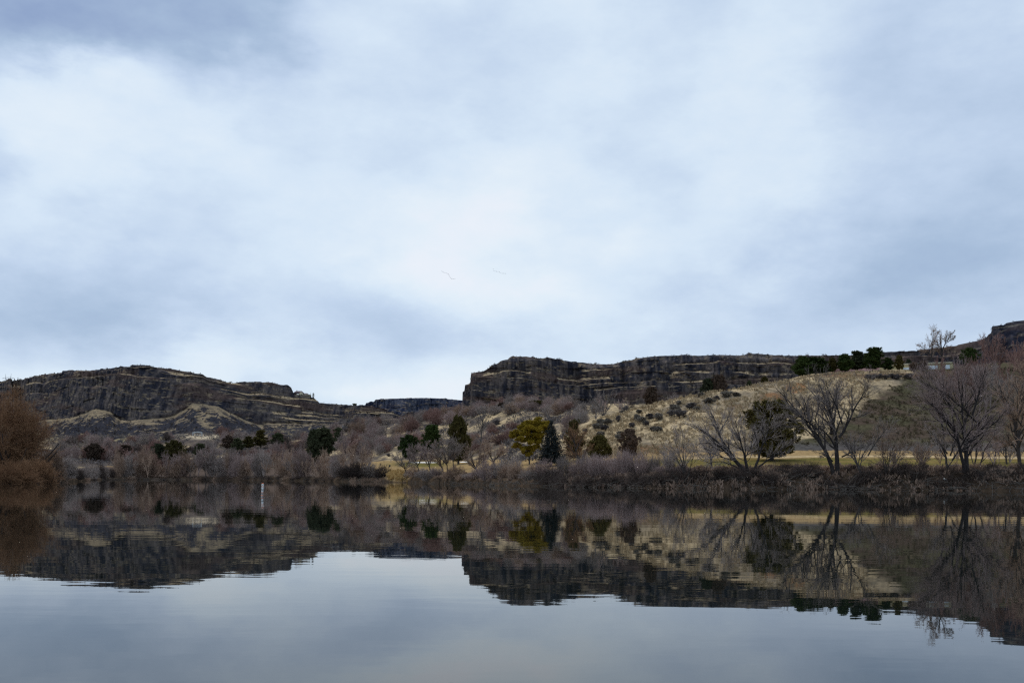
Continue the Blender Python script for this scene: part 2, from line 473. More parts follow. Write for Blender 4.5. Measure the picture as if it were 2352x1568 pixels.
def build_ground():
    na = 1500
    a = np.concatenate([np.linspace(-0.80, -0.56, 90)[:-1], np.linspace(-0.56, 0.56, na), np.linspace(0.56, 0.85, 90)[1:]])
    cD, cz = ctrl(a)
    # rows follow the bank so that it is finely cut
    s = np.concatenate([np.linspace(-14, 12, 40)[:-1], np.linspace(12, 240, 280)[:-1], np.geomspace(240, 900, 150)[:-1], np.geomspace(900, 6000, 40)])
    D = cD[:, :1] + s[None, :]
    X = a[:, None] * D
    Z = ground_z(X, D)
    U, V = proj(X, D, Z)
    n, m = X.shape
    # --- what lies on the ground
    tan = np.array([.46, .35, .21]); tan2 = np.array([.19, .150, .095]); dark = np.array([.060, .055, .050])
    rust = np.array([.21, .105, .048]); olive = np.array([.070, .064, .038]); lawn = np.array([.190, .140, .052]); lawng = np.array([.135, .115, .038])
    straw = np.array([.33, .225, .11]); soil = np.array([.050, .038, .030]); gray = np.array([.115, .105, .105]); sand = np.array([.80, .76, .70])
    f1 = fbm(X / 6.0, D / 6.0, 41, 4); f2 = fbm(X / 1.6, D / 1.6, 43, 3); f3 = fbm(X / 30, D / 30, 47, 4)
    C = lerp(tan2, tan, sstep(.28, .62, f1 * .5 + f2 * .5)[..., None])
    C = lerp(C, gray * .9, (sstep(.55, .75, f3) * .5)[..., None])
    # sage darkening on the slopes further left
    left = sstep(1330, 1150, U)
    sg = sstep(.44, .54, fbm(X / 5, D / 9, 51, 4) * .6 + fbm(X / 16, D / 18, 52, 3) * .4) * left
    C = lerp(C, np.array([.075, .064, .060]), (sg * .85)[..., None])
    farl = sstep(900, 820, U) * sstep(2, 9, D - cD[:, 0:1])
    C = lerp(C, np.array([.085, .070, .066]), (farl * np.maximum(sstep(.30, .5, fbm(X / 15, D / 25, 53, 3)), sstep(60, 30, D - cD[:, 0:1])) * .9)[..., None])
    fl_ = sstep(840, 890, D) * sstep(800, 720, U)
    C = lerp(C, lerp(np.array([.036, .035, .042]), np.array([.24, .195, .12]), (sstep(.50, .62, fbm(X / 4, D / 9, 55, 4) * .6 + fbm(X / 12, D / 20, 56, 3) * .4))[..., None]), fl_[..., None])
    # bare sandy rise with the gateway
    md = np.exp(-((U - 465) / 45) ** 2) * sstep(1012, 1002, V) * sstep(760, 800, D)
    C = lerp(C, np.array([.50, .41, .29]), np.clip(md * 1.4, 0, 1)[..., None])
    # right: dark grassed scarp past a slanting edge
    bx = np.interp(V, [860, 876, 908, 934, 960, 1000, 1040], [2085, 2062, 2006, 1968, 1938, 1900, 1690])
    rt = sstep(-14, 22, U - bx + (fbm(X / 8, D / 8, 61, 3) - .5) * 60) * (D > cD[:, 3:4] - 4)
    dk = lerp(olive, np.array([.075, .055, .042]), sstep(.38, .62, fbm(X / 12, D / 9, 63, 4))[..., None])
    dk = lerp(dk, tan2, (sstep(.60, .72, fbm(X / 5, D / 3, 65, 3)) * .22)[..., None])
    C = lerp(C, dk, rt[..., None])
    def patch(u0, v0, ru, rv, col, s_, k=1.0):
        g_ = np.exp(-((U - u0) / ru) ** 2 - ((V - v0) / rv) ** 2) * (D < 460) + (fbm(X / 5, D / 5, s_, 3) - .5) * .55
        return lerp(C, col, (sstep(.38, .62, g_) * k)[..., None])
    C = patch(1772, 915, 34, 15, rust, 71, .8); C = patch(1828, 890, 26, 14, rust * 1.15, 72, .8)
    C = patch(1690, 935, 20, 8, rust, 73, .4); C = patch(2035, 862, 90, 6, np.array([.13, .085, .055]), 74, .9)
    C = patch(1930, 862, 60, 7, np.array([.17, .105, .06]), 75, .8)
    # foot of the hill: grey band of old weeds
    ft = sstep(1012, 1024, V) * sstep(1040, 1034, V) * sstep(1560, 1720, U) * (D < 330)
    C = lerp(C, gray * .8, (ft * .75)[..., None])
    ft2 = sstep(1018, 1028, V) * sstep(1046, 1038, V) * sstep(1380, 1440, U) * sstep(1640, 1560, U) * (D < 330)
    C = lerp(C, rust * .7, (ft2 * .7)[..., None])
    # flats: straw, path, lawn
    flat = (D > cD[:, 2:3] - 16) & (D < cD[:, 3:4] + 2)
    tfl = (D - cD[:, 2:3]) / (cD[:, 3:4] - cD[:, 2:3])
    tw = tfl + (fbm(X / 14, D / 14, 81, 3) - .5) * .22
    fl = lerp(straw * .85, straw, f2[..., None])
    gl = lerp(lawn, lawng, sstep(.4, .6, fbm(X / 11, D / 5, 83, 3))[..., None])
    fl = lerp(fl, gl, (sstep(-.06, .06, tw) * sstep(.62, .50, tw) * sstep(1230, 1560, U))[..., None])
    gm = np.exp(-((U - 965) / 60) ** 2 - ((V - 1066) / 6.0) ** 2) * 1.5
    fl = lerp(fl, lawng, np.clip(gm, 0, 1)[..., None])
    for (u0, v0, ru, rv) in ((972, 1061.5, 36, 1.5), (1067, 1060.5, 12, 1.2), (200, 1067, 9, 1.4), (249, 1066, 10, 1.4)):
        g_ = np.exp(-((U - u0) / ru) ** 4 - ((V - v0) / rv) ** 2)
        fl = lerp(fl, sand, sstep(.3, .7, g_)[..., None])
    pth = np.exp(-((tw - .66) / .05) ** 2) * sstep(1500, 1650, U)
    fl = lerp(fl, np.array([.52, .40, .24]), (pth * .8)[..., None])
    lf = sstep(790, 850, U)
    fl = lerp(lerp(np.array([.075, .056, .048]), np.array([.125, .092, .072]), f2[..., None]), fl, np.maximum(lf, np.exp(-((U - 225) / 45) ** 4) * sstep(1073, 1070, V))[..., None])
    C = np.where(flat[..., None], fl, C)
    # banks: dark earth below, leaf litter above
    sh = D - cD[:, 0:1]
    bank = sstep(cD[:, 2:3] - cD[:, 0:1] - 14, cD[:, 1:2] - cD[:, 0:1] + 1, sh)
    C = lerp(C, lerp(soil, np.array([.085, .058, .038]), f2[..., None]), bank[..., None])
    tuft = np.exp(-((U - 914) / 24) ** 2 - ((V - 1096) / 9) ** 2)
    C = lerp(C, straw * 1.25, np.clip(tuft * 2 - .3, 0, 1)[..., None])
    C = C * lerp(.8, 1.2, fbm(X / .8, D / .8, 91, 2))[..., None]
    idx = np.arange(n * m).reshape(n, m)
    q = np.stack([idx[:-1, :-1], idx[1:, :-1], idx[1:, 1:], idx[:-1, 1:]], -1).reshape(-1, 4)
    me = mesh_np('ground', np.stack([X, D, Z], -1).reshape(-1, 3), [q], True, np.clip(C, 0, 1).reshape(-1, 3))
    o = obj('ground', me, terrain_mat('ground_cover', 0.9, 0.35, 0.15))
    tag(o, 'dry tan hillside, straw flats and dark river bank of the far shore', kind='structure')


build_ground()


# ------------------------------------------------------------------ cliffs
def pl(pts):
    p = np.array(pts, float)
    return lambda u: np.interp(u, p[:, 0], p[:, 1])


def build_cliff(name, label, u0, u1, step, rim, drim, talus, back, foot, strata, seed, painter=None, jag=1.0, slope=.05, relief=1.0, rows=190, tint=(1, 1, 1)):
    u = np.arange(u0, u1, step)
    n = len(u)
    Dr = drim(u); X0 = (u - 1176) / F * Dr
    vr = rim(u) + jag * ((fbm(X0 / 5.0, 0 * u, seed + 1, 3) - .5) * 2.6 - 1.6 * sstep(.62, .8, vnoise(X0 / 4.0, 0 * u, seed + 2)))
    Dr = Dr + (fbm(X0 / 70, 0 * u, seed + 3, 3) - .5) * 30 * relief
    zr = elev(u, vr, Dr)
    Dt = Dr - back; zt = elev(u, talus(u) + (fbm(X0 / 14, 0 * u, seed + 4, 4) - .5) * 9, Dt)
    Db = Dt - foot
    zb = ground_z((u - 1176) / F * Db, Db) - 4
    zt = np.minimum(np.maximum(zt, zb + 1), zr - 2.0)
    nt_, nc, npl = 70, rows, 14
    # talus rows
    t = np.linspace(0, 1, nt_)[None, :]
    tz = zb[:, None] + (zt - zb)[:, None] * t ** 1.08
    tD = Db[:, None] + foot * t * (Dt - Db)[:, None] / foot
    # cliff rows: setback gathered on the ledges
    c = np.linspace(0, 1, nc)[None, :]
    cz_ = zt[:, None] + (zr - zt)[:, None] * c
    Xc = X0[:, None] + 0 * c
    cum = slope * (cz_ - zt[:, None]) / 10.0
    grs = np.zeros_like(cz_)
    for i, (zc, h, wgt, gr, ua, ub) in enumerate(strata):
        zc_ = zc + (fbm(Xc / 60, Xc * 0, seed + 20 + i, 3) - .5) * 7
        hh = h * (0.25 + 1.05 * fbm(Xc / 35, Xc * 0, seed + 40 + i, 3))
        on = sstep(ua - 25, ua + 25, u)[:, None] * sstep(ub + 25, ub - 25, u)[:, None]
        wv = wgt * on * np.clip((fbm(Xc / 34, Xc * 0, seed + 60 + i, 4) - .33) * 3.4, .04, 1.6)
        cum = cum + wv * sstep(-hh / 2, hh / 2, cz_ - zc_)
        ins = sstep(hh * .62, hh * .36, np.abs(cz_ - zc_))
        grs = np.maximum(grs, ins * gr * np.clip(wv / (wgt + 1e-6) * 1.6, 0, 1) * on)
    cum = cum - cum[:, :1]
    rel = cum / np.maximum(cum[:, -1:], 1e-3)
    cD = Dt[:, None] + (Dr - Dt)[:, None] * rel
    # relief of the faces: buttresses, columns, cracks
    lay = np.floor(cz_ / 14.0 + fbm(Xc / 80, Xc * 0, seed + 7, 2) * 1.5)
    face = (1 - np.clip(grs * 1.6, 0, 1))
    but = (fbm(Xc / 26, lay * 3.7, seed + 8, 3) - .5) * 11
    colm = -np.abs(fbm(Xc / 5.5 + lay * 9.1, cz_ / 60, seed + 9, 3) - .5) * 6.5
    rough = (fbm(Xc / 2.2, cz_ / 4.0, seed + 10, 3) - .5) * 2.4
    edge = np.clip(c * 20, 0, 1) * np.clip((1 - c) * 25, 0.25, 1)
    cD = cD + (but * .8 + (colm + rough) * face) * relief * edge
    tD = tD + ((fbm(X0[:, None] / 30 + t * 2, t * 3, seed + 12, 3) - .5) * 26 - np.abs(fbm(X0[:, None] / 13 + t * 1.2, t * 1.5, seed + 11, 3) - .5) * 34) * relief * np.sin(t * math.pi) + (fbm(X0[:, None] / 4, t * 22, seed + 13, 3) - .5) * 4
    # plateau
    p = np.linspace(0, 1, npl + 1)[None, 1:]
    pD = cD[:, -1:] + p ** 2 * 900
    pz = zr[:, None] - p ** 1.5 * 14 - 0.6
    D = np.concatenate([tD, cD[:, 1:], pD], 1); Z = np.concatenate([tz, cz_[:, 1:], pz], 1)
    X = ((u - 1176) / F)[:, None] * D
    U, V = proj(X, D, Z)
    m = D.shape[1]
    isT = np.zeros((n, m)); isT[:, :nt_] = 1
    G = np.zeros((n, m)); G[:, nt_:nt_ + nc - 1] = grs[:, 1:]
    Tt = np.zeros((n, m)); Tt[:, :nt_] = t
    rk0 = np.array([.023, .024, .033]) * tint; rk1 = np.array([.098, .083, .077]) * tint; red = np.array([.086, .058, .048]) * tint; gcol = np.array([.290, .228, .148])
    scr = np.array([.034, .034, .042])
    st = fbm(X / 3.4, Z / 26, seed + 14, 4) * .65 + fbm(X / 14, Z / 10, seed + 15, 3) * .35
    C = lerp(rk0, rk1, sstep(.34, .70, st)[..., None])
    C = lerp(C, red, (sstep(.52, .66, fbm(X / 45, Z / 12, seed + 16, 3)) * .6)[..., None])
    fine = fbm(X / 4, Z / 2.0, seed + 17, 3); med = fbm(X / 16, Z / 5, seed + 18, 3)
    gm = sstep(.40, .64, G * (1.95 * (fine * .55 + med * .45)))
    # sparse tufts on small holds
    gm = np.maximum(gm, sstep(.61, .75, fbm(X / 5, Z / 1.8, seed + 19, 3)) * .5 * (1 - isT))
    # talus: grass and dark scree in streaks running down the slope
    stre = fbm(X / 8 + Tt * 3.0, Tt * 5, seed + 31, 4) * .45 + fbm(X / 2.6, Tt * 26, seed + 32, 3) * .55
    tg = sstep(.47, .60, stre + (Tt - .75) * .22)
    if painter is not None:
        tg = painter(U, V, Tt, tg, X)
    gm = np.where(isT > 0, tg, gm)
    tcol = lerp(scr, gcol * lerp(.72, 1.0, fine)[..., None], gm[..., None])
    C = np.where(isT[..., None] > 0, tcol, lerp(C, gcol * lerp(.75, 1.15, fine)[..., None], gm[..., None]))
    if name == 'basalt_cliff':       # blacker flow towards the high rim on the right
        C = C * lerp(np.ones(3), np.array([.58, .66, .82]), sstep(2180, 2265, U)[..., None])
    C[:, nt_ + nc - 1:] = np.array([.06, .06, .062]) * np.array(tint)
    idx = np.arange(n * m).reshape(n, m)
    q = np.stack([idx[:-1, :-1], idx[1:, :-1], idx[1:, 1:], idx[:-1, 1:]], -1).reshape(-1, 4)
    me = mesh_np(name, np.stack([X, D, Z], -1).reshape(-1, 3), [q], False, np.clip(C, 0, 1).reshape(-1, 3))
    o = obj(name, me, MAT_CLIFF)
    tag(o, label, kind='structure')
    return dict(u=u, D=D, X=X, Z=Z, gm=gm, isT=isT, nt=nt_, nc=nc)


MAT_CLIFF = terrain_mat('basalt_and_bunchgrass', 0.35, 0.45, 0.0, (1, 1, .5))

RIM_L = [(-700, 905), (-300, 893), (0, 876), (36, 873), (40, 872), (60, 871), (80, 863), (110, 859), (140, 856), (143, 851), (200, 851), (230, 848), (262, 845), (275, 841), (298, 843), (301, 838), (330, 838), (350, 842),
         (372, 845), (400, 848), (440, 856), (460, 862), (490, 869), (530, 881), (545, 878), (560, 876), (600, 877), (625, 879), (640, 883), (660, 884), (668, 890), (672, 900), (676, 907), (712, 911), (720, 914), (728, 920), (732, 925),
         (760, 927), (790, 930), (838, 931), (865, 935), (881, 938), (905, 951), (923, 958), (940, 964), (960, 968)]
DR_L = [(-700, 1750), (-300, 1650), (0, 1500), (80, 1410), (320, 1290), (480, 1400), (600, 1490), (730, 1560), (930, 1680)]
TAL_L = [(-700, 975), (-100, 970), (60, 975), (100, 966), (155, 958), (175, 955), (205, 944), (218, 941), (240, 942), (252, 947), (262, 956), (275, 963), (310, 966), (345, 963), (380, 958), (400, 952), (425, 940), (442, 927), (455, 927),
         (475, 932), (500, 935), (530, 947), (560, 962), (590, 972), (640, 972), (700, 973), (760, 975), (860, 978), (960, 980)]


def paint_left(U, V, T, tg, X):
    d = T
    crest = sstep(.87, .97, d + (fbm(X / 8, d * 4, 901, 3) - .5) * .14)
    tg = np.maximum(tg * .85, crest * .85)
    def blob(u0, v0, ru, rv, ang):
        ca, sa = math.cos(ang), math.sin(ang)
        a = ((U - u0) * ca + (V - v0) * sa) / ru; b = (-(U - u0) * sa + (V - v0) * ca) / rv
        return np.exp(-a * a - b * b)
    dk = blob(395, 978, 60, 13, -.12) + blob(235, 974, 34, 9, -.55) + blob(190, 968, 34, 5, -.5) + blob(560, 975, 52, 7, .55) + blob(300, 985, 46, 6, -.2) + blob(180, 990, 40, 12, -.3)
    br = blob(215, 953, 34, 5, -.55) + blob(448, 937, 13, 6, .4) + blob(505, 948, 34, 5, .6) + blob(160, 960, 30, 3.5, -.25) + blob(345, 972, 30, 5, 0) + blob(590, 972, 26, 4, .65) + blob(470, 975, 24, 10, .5)
    nz = (fbm(X / 6, d * 12, 905, 4) - .5) * .8 + (fbm(X / 2.2, d * 34, 906, 3) - .5) * 1.1
    tg = tg * (1 - sstep(.40, .60, dk + nz)) 
    tg = np.maximum(tg, sstep(.45, .68, br + nz) * .8)
    return tg


ST_L = [(152, 9, 1.0, .45, -900, 420), (141, 4.0, 1.2, 1.0, -900, 480), (129, 5.0, 1.3, 1.0, -900, 300), (127, 3.0, .8, .95, 260, 620), (136, 7, 1.0, .8, 380, 640), (120, 5.5, 1.1, 1.0, 430, 760), (108, 5, 1.2, 1.0, 500, 960), (112, 7, .8, .5, 20, 240),
        (101, 4.5, 1.2, 1.0, 560, 960), (92, 5, 1.2, 1.0, 620, 960), (84, 4, .8, .9, 640, 960)]
LC = build_cliff('basalt_hill', 'layered dark basalt hill with tan grass ledges at left', -640, 955, 0.62, pl(RIM_L), pl(DR_L), pl(TAL_L), 130, 190, ST_L, 300, paint_left, .8, slope=.18, relief=1.25)

RIM_C = [(1050, 972), (1056, 955), (1060.5, 940), (1061.5, 902), (1065.5, 898), (1067, 884), (1077, 880.5), (1079, 879), (1080.5, 858), (1085, 856), (1108, 852), (1121, 846), (1128, 838), (1140, 836), (1152, 828), (1165, 825), (1170, 820), (1180, 818), (1222, 820), (1236, 823), (1262, 821.5), (1300, 829),
         (1347, 834), (1370, 836), (1400, 836), (1430, 831), (1456, 826), (1459, 823), (1500, 818), (1570, 815), (1600, 817), (1650, 815), (1700, 817), (1716, 812), (1740, 812), (1770, 815), (1830, 817), (1950, 815), (2000, 811), (2075, 806), (2110, 805), (2130, 801), (2200, 793), (2245, 784), (2258, 779), (2263, 775),
         (2270, 767), (2275, 763), (2277, 749), (2303, 746), (2310, 741), (2330, 737), (2360, 735), (2500, 728), (3000, 700)]
DR_C = [(1050, 1130), (1200, 1150), (1350, 1210), (1500, 1150), (2000, 1130), (2200, 1090), (2262, 1030), (2280, 960), (2360, 930), (2600, 880), (3000, 800)]
TAL_C = [(1050, 975), (1060, 945), (1085, 944), (1100, 948), (1180, 948), (1300, 942), (1500, 925), (1800, 900), (2300, 880), (3000, 850)]
ST_C = [(139, 10, 1.3, .22, 1000, 2300), (131, 2.5, .6, .7, 1300, 2200), (119, 6.5, 1.5, 1.0, 1000, 3000), (110, 3.2, 1.0, 1.0, 1000, 3000), (103, 2, .4, .6, 1350, 2300), (96, 2, .2, .35, 1000, 1500)]
CC = build_cliff('basalt_cliff', 'long dark basalt cliff with columned faces and tan grass ledges', 1051, 2950, 0.62, pl(RIM_C), pl(DR_C), pl(TAL_C), 75, 60, ST_C, 500, None, .8)
RIM_F = [(700, 945), (800, 936), (838, 930), (840, 925), (845, 924), (850, 922), (858, 922), (861, 917.5), (880, 916), (920, 914.5), (960, 913.5), (1000, 914), (1061, 919), (1150, 922)]
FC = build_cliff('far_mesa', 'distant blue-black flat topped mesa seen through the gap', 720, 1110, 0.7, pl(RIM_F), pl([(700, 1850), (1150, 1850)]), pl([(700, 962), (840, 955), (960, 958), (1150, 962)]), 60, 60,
                 [(150, 4, .5, .15, 600, 1300), (125, 4, .6, .25, 600, 1300)], 700, None, .35, tint=(.62, .80, 1.15), rows=120)  # cool tint puts the haze of distance into the rock colour
RIM_R = [(880, 966), (905, 961), (922, 955), (935, 948), (946, 944.5), (956, 947), (975, 951), (996, 957), (1020, 962), (1045, 965), (1090, 968)]
RC = build_cliff('low_ridge', 'low tan layered ridge in front of the distant mesa', 885, 1085, 0.7, pl(RIM_R), pl([(880, 1700), (1090, 1700)]), pl([(880, 972), (1090, 974)]), 80, 60,
                 [(104, 5, 1, .8, 800, 1200), (98, 4, 1, .9, 800, 1200), (92, 5, 1, .7, 800, 1200)], 760, None, .3, rows=80)

# ------------------------------------------------------------------ water
wm, wnt, wb = new_mat('river_water')
wb.inputs['Base Color'].default_value = (.005, .008, .007, 1)
wb.inputs['Roughness'].default_value = 0.012
wb.inputs['IOR'].default_value = 1.333
wb.inputs['Specular Tint'].default_value = (.88, .965, 1.0, 1)
wb.inputs['Specular IOR Level'].default_value = 0.5
wtc = wnt.nodes.new('ShaderNodeTexCoord')
hs = None
for (sx_, sy_, sc_, amp, det) in ((.40, 1.0, 1.6, .0010, 2), (.30, 1.0, .5, .0032, 2), (.5, 1.0, .10, .008, 1), (.5, 1.0, 6.0, .0001, 1)):
    mp = wnt.nodes.new('ShaderNodeMapping'); mp.inputs['Scale'].default_value = (sx_, sy_, 1); mp.inputs['Rotation'].default_value = (0, 0, .06 * sc_)
    wnt.links.new(wtc.outputs['Object'], mp.inputs['Vector'])
    nn = wnt.nodes.new('ShaderNodeTexNoise'); nn.inputs['Scale'].default_value = sc_; nn.inputs['Detail'].default_value = det
    wnt.links.new(mp.outputs[0], nn.inputs['Vector'])
    mm = wnt.nodes.new('ShaderNodeMath'); mm.operation = 'MULTIPLY_ADD'; mm.inputs[1].default_value = amp
    wnt.links.new(nn.outputs['Fac'], mm.inputs[0])
    if hs is None: mm.inputs[2].default_value = 0
    else: wnt.links.new(hs, mm.inputs[2])
    hs = mm.outputs[0]
bp = wnt.nodes.new('ShaderNodeBump'); bp.inputs['Strength'].default_value = 1.0; bp.inputs['Distance'].default_value = 1.0
wnt.links.new(hs, bp.inputs['Height']); wnt.links.new(bp.outputs[0], wb.inputs['Normal'])
wo_ = obj('water', mesh_np('water', [(-900, -400, 0), (900, -400, 0), (900, 1000, 0), (-900, 1000, 0)], [[(0, 1, 2, 3)]]), wm)
tag(wo_, 'calm dark river mirroring the hills and the cloudy sky', kind='structure')


# ------------------------------------------------------------------ plants: generators
def grow(st, dr, ln, rd, rng, nseg, wander, up, taper=.35):
    """N branches from start, direction, length, radius -> points (N,nseg+1,3), dirs, radii"""
    n = len(st)
    P = [st]; Dd = [dr]; d = dr
    for s in range(nseg):
        d = norm(d + rng.normal(0, wander, (n, 3)) + np.array([0, 0, up]))
        P.append(P[-1] + d * (ln / nseg)[:, None]); Dd.append(d)
    t = np.linspace(0, 1, nseg + 1)[None]
    return np.stack(P, 1), np.stack(Dd, 1), rd[:, None] * (1 - t * (1 - taper))


def spawn(P, Dd, R, L, rng, nch, t0, t1, ang, lr, rr=.6, rmin=.006, jit=.3):
    n, m, _ = P.shape
    i = np.repeat(np.arange(n), nch)
    t = rng.uniform(t0, t1, len(i)) * (m - 1)
    k = np.minimum(t.astype(int), m - 2); f = (t - k)[:, None]
    p = P[i, k] * (1 - f) + P[i, k + 1] * f
    d = norm(Dd[i, k] * (1 - f) + Dd[i, k + 1] * f)
    r = R[i, k] * (1 - f[:, 0]) + R[i, k + 1] * f[:, 0]
    rv = norm(rng.normal(0, 1, (len(i), 3)))
    pr = norm(np.cross(d, rv))
    a = rng.normal(ang, .18, len(i))[:, None]
    nd = norm(d * np.cos(a) + pr * np.sin(a))
    rem = 1 - .55 * t / (m - 1)
    ln = L[i] * lr * rem * rng.uniform(1 - jit, 1 + jit, len(i))
    return p, nd, ln, np.maximum(r * rr, rmin)


def tube_mesh(name, parts, smooth=True):
    vs = []; qs = []; n = 0
    for P, R, k in parts:
        v, q = tubes(P, R, k)
        vs.append(v); qs.append(q + n); n += len(v)
    return mesh_np(name, np.concatenate(vs), [np.concatenate(qs)], smooth)


def resample(poly, m):
    p = np.array(poly, float)
    s = np.concatenate([[0], np.cumsum(np.linalg.norm(np.diff(p, axis=0), axis=1))])
    t = np.linspace(0, s[-1], m)
    q = np.stack([np.interp(t, s, p[:, j]) for j in range(3)], 1)
    q[1:-1] = q[1:-1] * .5 + (q[2:] + q[:-2]) * .25
    return q, s[-1]


def limb_tree(limbs, rng, dens=1.0, lr=(.50, .55, .6), rmin=.012, up=(.06, .07, .05), nch=(13, 8, 6), ang=(.62, .58, .55), wander=.14):
    """limbs: list of (points (local metres), r0, r1). Returns the mesh pieces of trunk and crown."""
    m = 12
    Ps = []; Rs = []; Ls = []
    for pts, r0, r1 in limbs:
        q, L = resample(pts, m)
        q[1:] += rng.normal(0, .012 * L / m * 4, (m - 1, 3))
        Ps.append(q); Rs.append(np.linspace(r0, r1, m)); Ls.append(L)
    P = np.stack(Ps); R = np.stack(Rs); L = np.array(Ls)
    Dd = norm(np.gradient(P, axis=1))
    trunk = [(P, R, 7)]
    p1, d1, l1, r1 = spawn(P, Dd, R, L, rng, int(nch[0] * dens), .18, 1.0, ang[0], lr[0], .55, rmin * 1.6)
    P1, D1, R1 = grow(p1, d1, l1, r1, rng, 6, wander, up[0])
    p2, d2, l2, r2 = spawn(P1, D1, R1, l1, rng, nch[1], .15, 1.0, ang[1], lr[1], .6, rmin * 1.2)
    P2, D2, R2 = grow(p2, d2, l2, r2, rng, 4, wander, up[1])
    p3, d3, l3, r3 = spawn(P2, D2, R2, l2, rng, nch[2], .1, 1.0, ang[2], lr[2], .7, rmin)
    P3, D3, R3 = grow(p3, d3, l3, r3, rng, 3, wander, up[2])
    return trunk + [(P1, R1, 5)], [(P2, R2, 4), (P3, R3, 3)]


def put_tree(name, trunk, crown, mt, mc, loc, rz=0.0):
    t = empty(name, loc, rz)
    obj('trunk', tube_mesh('trunk', trunk), mt, t)
    obj('crown', tube_mesh('crown', crown), mc, t)
    return t


def copy_thing(src, loc, rz=0.0, sc_=(1, 1, 1)):
    r = src.copy(); COL.objects.link(r)
    for k in ('label',):
        if k in r: del r[k]
    r.location = loc; r.rotation_euler = (0, 0, rz); r.scale = sc_
    for ch in src.children:
        c = ch.copy(); COL.objects.link(c); c.parent = r
    return r


def leaf_cloud(cent, rad, rng, n, size, upb=.3, flat=1.0, out=.6):
    """n small pointed leaf sprays in lumpy balls (cent (k,3), rad (k,3))"""
    k = len(cent)
    vol = np.prod(rad, 1) ** (2 / 3.); vol = vol / vol.sum()
    i = rng.choice(k, n, p=vol)
    d = norm(rng.normal(0, 1, (n, 3)))
    rr = rng.uniform(0, 1, n) ** .42
    off = d * rr[:, None] * rad[i]
    p = cent[i] + off
    dr = norm(d * out + rng.normal(0, .6, (n, 3)) + np.array([0, 0, upb]))
    sd = norm(np.cross(dr, rng.normal(0, 1, (n, 3))))
    s = size * rng.uniform(.6, 1.5, n)[:, None]
    v = np.stack([p - sd * s * .28, p + sd * s * .28, p + dr * s + sd * s * .1, p + dr * s * 1.0 - sd * s * .1], 1)
    return v.reshape(-1, 3), np.arange(n * 4).reshape(n, 4)


def tips(C, R, rng, n):
    """branch ends that stand out of the crown"""
    C = list(C); R = list(R)
    for i in rng.integers(0, len(C), n):
        x, y, z = C[i]; k = rng.uniform(1.05, 1.4)
        C.append((x * k, y * k, z + rng.uniform(0, .05))); s = rng.uniform(.012, .026); R.append((s, s, s * 1.6))
    for j in range(5):
        C.append((rng.normal(0, .05), rng.normal(0, .05), rng.uniform(.93, 1.0))); R.append((.012, .012, .035))
    return C, R


